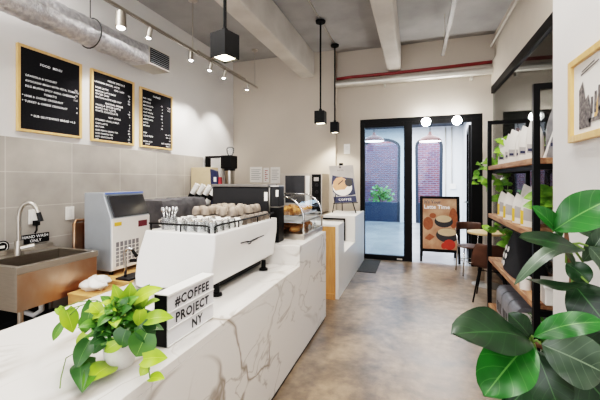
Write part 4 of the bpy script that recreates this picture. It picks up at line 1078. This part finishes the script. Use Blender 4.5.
mb = MB(); ab(ell(.16, .5, .15, .13), mb, .002); ab(ell(.9, .62, .12, .2), mb, .002); ab(ell(.3, .66, .1, .05), mb, .002); ab([(.05, .2), (.2, .3), (.36, .24), (.2, .16)], mb, .002); mb.build('print_leaves', 'rust_p', po)
mb = MB(); ab(ell(.62, .55, .27, .12), mb, .003); ab(ell(.72, .28, .33, .14), mb, .003); mb.build('print_cups', 'darkcup_p', po)
mb = MB(); ab(ell(.62, .6, .23, .07), mb, .004); ab(ell(.72, .34, .28, .075), mb, .004); mb.build('print_latte', 'latte_p', po)
mb = MB(); ab(ell(.78, .1, .17, .1), mb, .004); ab(ell(.62, .07, .08, .06), mb, .0045); mb.build('print_berries', 'redfruit_p', po)
xd = (fp_(1, .5)-fp_(0, .5)); yd = fp_(0, 1)-fp_(0, .5)
mb = MB(); mb.text("It's Your", .085, fp_(.09, 1.1, .004), xd, yd, offset=.002); mb.build('print_script', 'ink', po, keep=True)
mb = MB(); mb.text('Latte Time', .105, fp_(.08, 1.0, .004), xd, yd, offset=.002); mb.build('print_title', 'letter', po, keep=True)
# cafe table
tc = Vector((1.0, 5.62, 0))
t = thing('cafe_table', 'round birch cafe table on a metal pedestal by the right-hand glazing', 'table', tc)
MB().lathe([(0, .76), (.255, .76), (.26, .77), (.26, .785), (.255, .79), (0, .79)], tc, 40).build('tabletop', 'tabletop', t, smooth='auto')
MB().cyl(tc+Vector((0, 0, .02)), tc+Vector((0, 0, .76)), .03, n=16).build('pedestal', 'nickel', t, smooth='auto')
MB().lathe([(0, 0), (.2, 0), (.2, .01), (.03, .035), (0, .035)], tc, 28).build('base', 'nickel', t, smooth='auto')
# chairs
def chair(loc, rz, lab, metal, wood, legm):
    t = thing('cafe_chair', lab, 'chair', (0, 0, 0), 'cafe chairs')
    mb = MB()
    def sf(u, v):  # moulded shell: seat then back
        s = (u-.5)*2
        if v < .5:
            k = v/.5; return Vector((s*.21*(1-.1*(1-k)), -.21+.40*k, .45+.025*s*s+.02*(1-k)**2*-1))
        k = (v-.5)/.5
        wd = .21*(1-.35*k**2)
        return Vector((s*wd, .19+.05*k+.07*math.sin(k*1.2)-.06*s*s*k, .45+.025*s*s*(1-k)+.31*k+.02*math.sin(k*3)))
    mb.grid(sf, 12, 20); mb.build('seat_shell', wood, t, smooth=True, solid=.014)
    for sx in (-1, 1):
        for sy in (-1, 1):
            MB().tube([(sx*.12, sy*.1, .44), (sx*.19, sy*.2, 0)], [.013, .009], 8).build('leg', legm, t, smooth=True)
    MB().tube([(-.14, -.12, .40), (.14, -.12, .40), (.14, .12, .40), (-.14, .12, .40)], .007, 6, True).build('under_frame', legm, t, smooth=True)
    t.location = loc; t.rotation_euler = (0, 0, rz)
    return t
chair((.93, 4.93, 0), R(165), 'brown moulded chair with thin black legs nearest the display shelf', 'black', 'brown_shell', 'black')
def bentchair(loc, rz, lab):
    t = thing('cafe_chair', lab, 'chair', (0, 0, 0), 'cafe chairs')
    MB().lathe([(0, .44), (.19, .44), (.2, .455), (.19, .465), (0, .465)], (0, 0, 0), 28).build('seat', 'brown_shell', t, smooth='auto')
    for sx in (-1, 1):
        MB().tube([(sx*.15, -.14, .44), (sx*.18, -.18, 0)], .012, 8).build('leg', 'chrome', t, smooth=True)
        MB().tube([(sx*.18, .2, 0), (sx*.16, .16, .45), (sx*.18, .2, .72)], .012, 8).build('leg', 'chrome', t, smooth=True)
    mb = MB()
    def bf(u, v):
        a = PI*(.08+.84*u); return Vector((.2*math.cos(a), .06+.2*math.sin(a), .70+.13*v))
    mb.grid(bf, 14, 3); mb.build('backrest', 'brown_shell', t, smooth=True, solid=.014)
    MB().tube([(.16*math.cos(a*2*PI/20), .16*math.sin(a*2*PI/20), .22) for a in range(20)], .007, 6, True).build('foot_ring', 'chrome', t, smooth=True)
    t.location = loc; t.rotation_euler = (0, 0, rz)
bentchair((.88, 6.24, 0), R(10), 'chrome legged chair with a dark curved wooden back, on the far side of the table')
# display shelf
SX0, SX1, SY0, SY1 = .80, 1.22, 2.825, 4.47
t = thing('display_shelf', 'black metal display shelf with rough wooden boards in front of the right glazing', 'shelf', (1.0, 3.5, 0))
PW = .04
for y in (SY0, SY1-PW):
    for x in (SX0, SX1-PW): MB().box(x, x+PW, y, y+PW, 0, 2.235).build('post', 'black', t)
    mb = MB().box(SX0+PW, SX1-PW, y, y+PW, 2.195, 2.235); mb.build('top_rail', 'black', t)
LEV = (1.71, 1.165, .665, .13)
for z in LEV:
    for y in (SY0, SY1-PW): MB().box(SX0+PW, SX1-PW, y+.005, y+PW-.005, z-.085, z-.045).build('cross_rail', 'black', t)
    MB().box(SX0+.004, SX1-.004, SY0+PW+.002, SY1-PW-.002, z-.045, z).build('shelf_board', 'oldwood', t, bevel=.004)
    MB().box(SX0+.05, SX0+.09, SY0+PW, SY1-PW, z-.085, z-.046).build('long_rail', 'black', t)
# coffee bags
def bagthing(col, band, lab, grp, loc, rz, h_=.25, w_=.14):
    t = thing('coffee_bag', lab, 'coffee bag', (0, 0, 0), grp)
    d_ = .08
    def fn(u, v, g=0):
        a = 2*PI*u; k = 1-.93*max(0, (v-.5)/.5)**1.2
        ca, sa = math.cos(a), math.sin(a)
        sx = abs(ca)**.5*math.copysign(1, ca); sy = abs(sa)**.6*math.copysign(1, sa)
        return Vector(((d_/2+g)*sx*k*(1-.1*v), (w_/2+g)*sy*(1-.05*v-.38*max(0, (v-.62)/.38)**1.5), h_*v+.02*v*sy))
    mb = MB().grid(fn, 28, 14); mb.poly([fn(i/28, 0) for i in range(28)][::-1]); mb.poly([fn(i/28, 1) for i in range(28)]); mb.build('pouch', col, t, smooth='auto')
    if band == 'yellow':
        mb = MB().grid(lambda u, v: fn(.32+.16*u, .06+.44*v, .0015), 8, 4); mb.build('label_panel', band, t, smooth=True)
        mb = MB().grid(lambda u, v: fn(.47+.2*u, .2+.4*v, .0015), 6, 3); mb.build('print_mark', 'greyblue_p', t, smooth=True)
    else:
        mb = MB().grid(lambda u, v: fn(.44+.12*u, .2+.22*v, .0015), 8, 4); mb.build('label_panel', band, t, smooth=True)
        mb = MB().grid(lambda u, v: fn(.47+.06*u, .24+.07*v, .0025), 6, 2); mb.build('print_mark', 'navy', t, smooth=True)
    t.location = loc; t.rotation_euler = (0, 0, rz)
    return t
order = ['nearest the far post', 'second from the far post', 'third from the far post', 'fourth from the far post', 'fifth from the far post', 'sixth from the far post', 'seventh from the far post']
for k, y in enumerate((4.2, 3.99, 3.79, 3.6, 3.43, 3.27)):
    bagthing('bag', 'greyblue_p', 'white coffee bag standing on the top shelf board, %s' % order[k], 'coffee bags on the top shelf', (.92+.015*(k % 2), y, LEV[0]), R(28), .28+.02*(k % 3))
bagthing('bag_grey', 'greyfelt', 'crinkled dark grey bag at the near end of the top shelf board', 'coffee bags on the top shelf', (1.0, 2.95, LEV[0]), R(30), .36, .2)
t_ = MB().cyl((.93, 3.02, LEV[0]+.005), (1.0, 2.90, LEV[0]+.33), .016, n=12); tag(t_.build('paper_tube', 'white', smooth='auto'), 'thin white tube leaning against the dark grey bag on the top shelf', 'tube')
for k, (y, x) in enumerate(((4.12, .9), (3.78, .88), (3.5, .89), (3.28, .9))):
    bagthing('bag', 'yellow', 'yellow labelled coffee bag on the second shelf board, %s' % order[k], 'coffee bags with yellow labels', (x, y, LEV[1]), R(28), .25)
for k, (y, x) in enumerate(((3.8, 1.03), (3.56, 1.03))):
    bagthing('bag', 'yellow', 'taller yellow labelled bag in the back row of the second board, %s' % ('nearer the far post', 'nearer the near post')[k], 'coffee bags with yellow labels', (x, y, LEV[1]), R(38), .33)
# black tote bag on the third board
t = thing('tote_bag', 'black canvas bag with white emblem on the third shelf board', 'bag', (.97, 3.7, LEV[2]))
pc2 = Vector((.97, 3.70, LEV[2]))
mb = MB()
def tfn(u, v):
    a = 2*PI*u; ca, sa = math.cos(a), math.sin(a)
    k = 1-.6*v**1.6
    wy = .37*(1-.72*v**1.25)
    return pc2+Vector((.13*k*abs(ca)**.6*math.copysign(1, ca)+.008*math.sin(23*u+5*v), wy*abs(sa)**.6*math.copysign(1, sa)+.03*v, .43*v-.015*v*math.cos(2*a)))
mb.grid(tfn, 40, 14); mb.poly([tfn(i/40, 0) for i in range(40)][::-1]); mb.poly([tfn(i/40, 1) for i in range(40)]); mb.build('body', 'tote', t, smooth='auto')
mb = MB().tube([tfn(.42, .98), tfn(.45, 1)+Vector((-.02, 0, .06)), tfn(.55, 1)+Vector((-.02, 0, .06)), tfn(.58, .98)], .01, 8); mb.build('handle', 'tote', t, smooth=True)
def face_u(yo, v):
    q = max(-.98, min(.98, yo/(.37*(1-.72*v**1.25)))); sa = abs(q)**(1/.6)*math.copysign(1, q)
    return .5-math.asin(sa)/(2*PI)
mb = MB()
for r_ in range(3):
    for c_ in range(3):
        if r_ == 2 and c_ == 0: continue
        y_, v_ = .265-.075*c_-.02*r_, .17+.17*r_
        cc = [(y_+.03*math.cos(q*PI/6), v_+.065*math.sin(q*PI/6)) for q in range(12)]
        mb.poly([tfn(face_u(yy, vv), vv)+Vector((-.012, 0, 0)) for yy, vv in cc])
mb.build('emblem', 'paper', t, smooth=True)
c_ = Vector((.85, 3.2, LEV[2]))
t = thing('candle_jar', 'white candle jar in front of the black canvas bag', 'candle', c_)
MB().lathe([(0, 0), (.04, 0), (.042, .01), (.042, .1), (.037, .1), (.037, .085), (0, .085)], c_, 24).build('jar', 'porcelain', t, smooth='auto')
MB().cyl(c_+Vector((0, 0, .085)), c_+Vector((0, 0, .097)), .002).build('wick', 'black', t)
# bottom boards: grey sleeves, cups, spiky plant
def sleeve(y, lab, n):
    t = thing('grey_sleeve_box', lab, 'box', (.96, y, LEV[3]), 'grey boxes on the bottom board')
    mb = MB()
    prof_ = [(.84, LEV[3]+.0), (.84, LEV[3]+.21)]+[(.92-.08*math.cos(a), LEV[3]+.21+.08*math.sin(a)) for a in [R(18*k) for k in range(1, 6)]]+[(1.16, LEV[3]+.29), (1.16, LEV[3])]
    mb.prism(prof_, 'y', y-.115, y+.115); mb.build('box', 'greyfelt', t, smooth='auto', bevel=.004)
    mb = MB()
    for k in range(3): mb.box(.8385, .84, y-.08+.06*k, y-.05+.06*k, LEV[3]+.03, LEV[3]+.13)
    mb.build('print_bars', 'charcoal', t)
sleeve(4.08, 'grey rounded box on the lowest shelf board, nearest the far post', 0)
sleeve(3.83, 'grey rounded box on the lowest shelf board, second from the far post', 1)
sleeve(3.585, 'grey rounded box on the lowest shelf board, next to the small white tins', 2)
for k, (x, y) in enumerate(((.90, 3.36), (.92, 3.22))):
    t = thing('white_tin', 'small white tin with a yellow band on the lowest board, %s' % ('beside the grey boxes', 'beside the spiky plant')[k], 'tin', (x, y, LEV[3]), 'white tins')
    MB().cyl((x, y, LEV[3]), (x, y, LEV[3]+.27), .05, n=20).build('tin', 'white', t, smooth='auto')
    MB().cyl((x, y, LEV[3]+.12), (x, y, LEV[3]+.19), .0508, n=20, caps=False).build('band', 'yellow', t, smooth='auto')
def spiky(c, lab, n, L, grp=None):
    c = Vector(c)
    t = thing('spiky_plant', lab, 'plant', c, grp)
    MB().lathe([(0, 0), (.05, 0), (.065, .1), (.058, .1), (.055, .085), (0, .085)], c, 22).build('pot', 'porcelain', t, smooth='auto')
    mb = MB()
    for k in range(n):
        a = random.uniform(0, 2*PI); el = random.uniform(.35, 1.3); d = Vector((math.cos(a)*math.cos(el), math.sin(a)*math.cos(el), math.sin(el)))
        l = L*random.uniform(.7, 1.1)
        mb.leaf(c+Vector((0, 0, .085)), c+Vector((0, 0, .085))+d*l, .016, Vector((0, 0, 1))+d*-.3, 'plain', sag=.12, fold=.3, nv=6, nu=2)
    mb.build('foliage', 'grassleaf', t, smooth=True)
spiky((.96, 3.04, LEV[3]), 'spiky bright green plant on the lowest shelf board near the fig plant', 120, .36)
# trailing plants on the shelf (behind the bags, at the far end)
def trailing(c, lab, strands, seedv):
    rnd = random.Random(seedv); c = Vector(c)
    t = thing('trailing_plant', lab, 'plant', c, None)
    MB().lathe([(0, 0), (.06, 0), (.075, .12), (.068, .12), (.064, .1), (0, .1)], c, 22).build('pot', 'porcelain', t, smooth='auto')
    st, lf = MB(), MB()
    for s_ in strands:
        pts = [c+Vector(p) for p in s_]
        st.tube(pts, .004, 5)
        for a, b_ in zip(pts, pts[1:]):
            n_ = max(1, int((b_-a).length/.045))
            for q in range(n_):
                p = a.lerp(b_, (q+.5)/n_); ang = rnd.uniform(0, 2*PI)
                d = Vector((math.cos(ang)*.8-.3, math.sin(ang)*.8-.3, rnd.uniform(-.7, .4))).normalized()
                L = rnd.uniform(.07, .12)
                lf.leaf(p, p+d*L, L*.75, Vector((rnd.uniform(-.6, .2), -1, .5)), 'heart', nv=6, nu=4)
    for q in range(60):
        ang = rnd.uniform(0, 2*PI); r_ = rnd.uniform(.03, .17)
        p = c+Vector((r_*math.cos(ang), r_*math.sin(ang), .12+rnd.uniform(0, .2)-r_*.3)); L = rnd.uniform(.08, .13)
        d = Vector((math.cos(ang), math.sin(ang), rnd.uniform(-.2, .6))).normalized()
        lf.leaf(p, p+d*L, L*.75, Vector((-.2, -1, .7)), 'heart', nv=6, nu=4)
    st.build('vine_stem', 'vine', t, smooth=True); lf.build('foliage', 'shelfleaf', t, smooth=True)
trailing((1.06, 4.26, LEV[0]), 'lime trailing plant at the far end of the top shelf board, hanging past the post', [
    [(0, 0, .12), (-.1, .18, .1), (-.22, .3, -.05), (-.25, .32, -.3)], [(0, 0, .12), (-.05, .2, .12), (-.3, .38, .05), (-.34, .4, -.22)], [(0, 0, .12), (0, .2, .1), (-.12, .25, -.2), (-.14, .26, -.45)], [(0, 0, .12), (.0, .19, .1), (-.03, .25, -.1), (-.05, .24, -.35)]], 3)
trailing((1.1, 4.2, LEV[2]), 'trailing lime plant behind the black bag on the third shelf board', [
    [(0, 0, .12), (-.1, .05, .3), (-.25, .1, .38), (-.33, .12, .3)], [(0, 0, .12), (-.05, .12, .3), (-.2, .18, .4)], [(0, 0, .12), (.02, -.1, .32), (-.05, -.25, .42)]], 5)
trailing((1.08, 3.05, LEV[1]), 'green leafy plant at the near end of the second shelf board', [[(0, 0, .12), (-.1, -.05, .22), (-.2, -.1, .12)], [(0, 0, .12), (.0, .1, .25)]], 8)
tag(MB().box(.87, 1.15, 2.82, 3.06, LEV[2], LEV[2]+.12).box(.86, 1.16, 2.81, 3.07, LEV[2]+.12, LEV[2]+.15).build('lidded_box', 'white', bevel=.006), 'white lidded box at the near end of the third shelf board', 'box')
# ---------------------------------------------------------------- fiddle-leaf fig
fb = Vector((.56, 1.58, 0))
t = thing('fiddle_leaf_fig', 'large fiddle-leaf fig with broad dark leaves filling the lower right corner', 'plant', fb)
MB().lathe([(0, 0), (.13, 0), (.17, .36), (.155, .36), (.15, .31), (0, .31)], fb, 32).build('pot', 'porcelain', t, smooth='auto')
MB().lathe([(0, .315), (.15, .315)], fb, 24).build('soil', 'soil', t)
DF = 1.36
S = [fb+Vector((0, 0, .3)), fb+Vector((.01, 0, .6))]+[at(x, y, d=DF) for x, y in ((566, 352), (571, 310), (573, 275), (567, 245), (566, 228))]
MB().tube(S, [.016, .015, .014, .013, .012, .01, .006], 10).build('trunk', 'stem', t, smooth=True)
mb = MB()
node = at(531, 342, d=1.22)
mb.tube([S[2], at(548, 350, d=1.28), node], [.01, .009, .007], 8); mb.build('branch', 'stem', t, smooth=True)
G = {'fig': MB(), 'fig_light': MB(), 'fig_silver': MB()}
toV = (Vector((0, 0, EYE))-at(555, 300, d=1.2)).normalized()
Rt = Vector((CS, SN, 0)); Up = Vector((0, 0, 1))
def FL(kind, b_, tp, w, db, dt, n=(0, 0), stem=None, sag=.1, fold=.14, wave=.05):
    pb, pt = at(*b_, d=db), at(*tp, d=dt)
    nrm = toV+Rt*n[0]+Up*n[1]
    G[kind].leaf(pb, pt, w*((db+dt)/2)/F, nrm, 'fig', sag=sag, fold=fold, wave=wave, nv=16, nu=10)
    if stem is not None: MB().tube([stem, pb.lerp(stem, .4)+Up*.01, pb], [.006, .005, .004], 6).build('leaf_stalk', 'vine', t, smooth=True)
FL('fig_light', (553, 231), (618, 196), 47, 1.30, 1.22, (.1, .3), S[6], wave=.04)
FL('fig_light', (560, 240), (531, 206), 20, 1.34, 1.30, (.5, .1), S[6], fold=.5)
FL('fig', (584, 250), (519, 237), 26, 1.26, 1.14, (0, .35), S[5], sag=.02)
FL('fig_silver', (575, 266), (514, 285), 17, 1.34, 1.2, (-.1, .9), S[5], sag=.3)
FL('fig', (566, 263), (590, 282), 26, 1.36, 1.3, (0, .4), S[5])
FL('fig', (588, 283), (526, 279), 18, 1.28, 1.14, (0, 1.1), S[4], sag=-.06)
FL('fig', (572, 282), (612, 332), 52, 1.32, 1.2, (-.1, .2), S[4])
FL('fig_silver', (583, 262), (609, 224), 20, 1.36, 1.3, (.3, .2), S[5], fold=.4)
FL('fig_silver', (588, 246), (606, 272), 24, 1.3, 1.28, (.5, .2), S[5], fold=.3)
FL('fig', (575, 228), (604, 240), 18, 1.4, 1.36, (0, .6), S[6])
FL('fig_light', (533, 337), (604, 322), 30, 1.18, 1.10, (0, .7), node, sag=.16)
FL('fig_silver', (541, 344), (606, 374), 60, 1.2, 1.12, (-.1, .4), node)
FL('fig', (530, 340), (452, 334), 56, 1.2, 1.05, (0, .55), node, sag=.08)
FL('fig_light', (529, 343), (484, 396), 56, 1.18, 1.02, (.1, .35), node, sag=.08, wave=.05)
FL('fig', (531, 338), (508, 313), 24, 1.22, 1.24, (.3, .3), node, fold=.3)
FL('fig', (536, 350), (560, 412), 44, 1.22, 1.15, (0, .3), node)
FL('fig', (560, 352), (612, 408), 56, 1.32, 1.22, (0, .3), S[2])
FL('fig', (556, 356), (508, 408), 44, 1.34, 1.26, (0, .2), S[2])
FL('fig', (566, 330), (612, 352), 44, 1.4, 1.36, (0, .3), S[3])
FL('fig', (566, 345), (548, 388), 40, 1.42, 1.4, (0, .3), S[2])
FL('fig', (566, 372), (596, 430), 46, 1.42, 1.36, (0, .3), S[2])
FL('fig', (562, 380), (500, 432), 46, 1.34, 1.22, (0, .4), S[2])
for k, (ang, z, L, w_) in enumerate(((2.2, .55, .24, .15), (3.6, .62, .22, .14), (4.6, .5, .26, .16), (5.6, .66, .2, .13), (3.0, .74, .22, .14))):
    b0 = fb+Vector((.02*math.cos(ang), .02*math.sin(ang), z)); dv = Vector((math.cos(ang), math.sin(ang), .25)).normalized()
    if (b0+dv*L).x > .78: continue
    G['fig'].leaf(b0+dv*.03, b0+dv*(L+.03), w_, Vector((0, 0, 1))-dv*.3, 'fig', wave=.05, nv=16, nu=10)
for k, g in G.items():
    o = g.build('foliage', k, t, smooth=True)
    if k != 'fig': o['label'] = {'fig_light': 'bright green young leaves', 'fig_silver': 'leaves showing grey-green undersides'}[k]
# ================================================================== LIGHT
def area(name, loc, rot, sx, sy, power, col=(1, 1, 1)):
    l = bpy.data.lights.new(name, 'AREA'); l.shape = 'RECTANGLE'; l.size = sx; l.size_y = sy; l.energy = power; l.color = col
    o = bpy.data.objects.new(name, l); C.objects.link(o); o.location = loc; o.rotation_euler = rot; return o
def spot(name, loc, tgt, power, ang=60, col=(1, .95, .89), r=.03, blend=.6):
    l = bpy.data.lights.new(name, 'SPOT'); l.energy = power; l.spot_size = R(ang); l.spot_blend = blend; l.color = col; l.shadow_soft_size = r
    o = bpy.data.objects.new(name, l); C.objects.link(o); o.location = loc
    o.rotation_euler = (Vector(tgt)-Vector(loc)).to_track_quat('-Z', 'Y').to_euler(); return o
# fill light added behind the camera in place of an unseen shop window
area('window_daylight', (-1.2, -2.8, 2.0), (R(90), 0, 0), 4.6, 3.0, 60, (.98, .98, 1))
# unseen fill lights added under the ceiling over bar and aisle
area('bar_ceiling_lamp', (-3.0, .9, 4.0), (0, 0, 0), .9, 2.8, 50, (1, .97, .93))
area('aisle_ceiling_lamp', (.25, 1.9, 4.0), (0, 0, 0), .7, 3.2, 55, (1, .96, .92))
for (y, r, L, sw) in HEADS:
    spot('track_spot', (-3.0-.06*sw, y, 3.18), (-3.77 if sw else -3.2, y, 1.9), 38 if sw else 30, 80)
for (x, y, z) in ((-1.39, 2.30, 2.47), (-1.43, 5.25, 2.43), (-1.43, 6.27, 2.42)):
    spot('pendant_spot', (x, y, z), (x, y, 0), 34, 120, (1, .9, .78), .06)
# corridor
area('corridor_light', (-.4, 9.8, 3.4), (0, 0, 0), 3.4, 4.5, 260, (.92, .96, 1))
area('courtyard_daylight', (0, 14.2, 5.8), (0, 0, 0), 6, 1.2, 600, (.74, .86, 1))
area('side_room_light', (2.9, 4.6, 3.9), (0, 0, 0), 1.2, 3, 16, (1, .95, .88))
w = bpy.data.worlds.new('world'); scene.world = w; w.use_nodes = True
bg = w.node_tree.nodes['Background']; bg.inputs[0].default_value = (.95, .97, 1, 1); bg.inputs[1].default_value = .7
scene.view_settings.view_transform = 'Filmic'
scene.view_settings.look = 'High Contrast'
scene.view_settings.exposure = .85
try:
    scene.cycles.use_denoising = True
    scene.cycles.max_bounces = 10; scene.cycles.transparent_max_bounces = 16
    scene.cycles.sample_clamp_indirect = 6
except Exception: pass
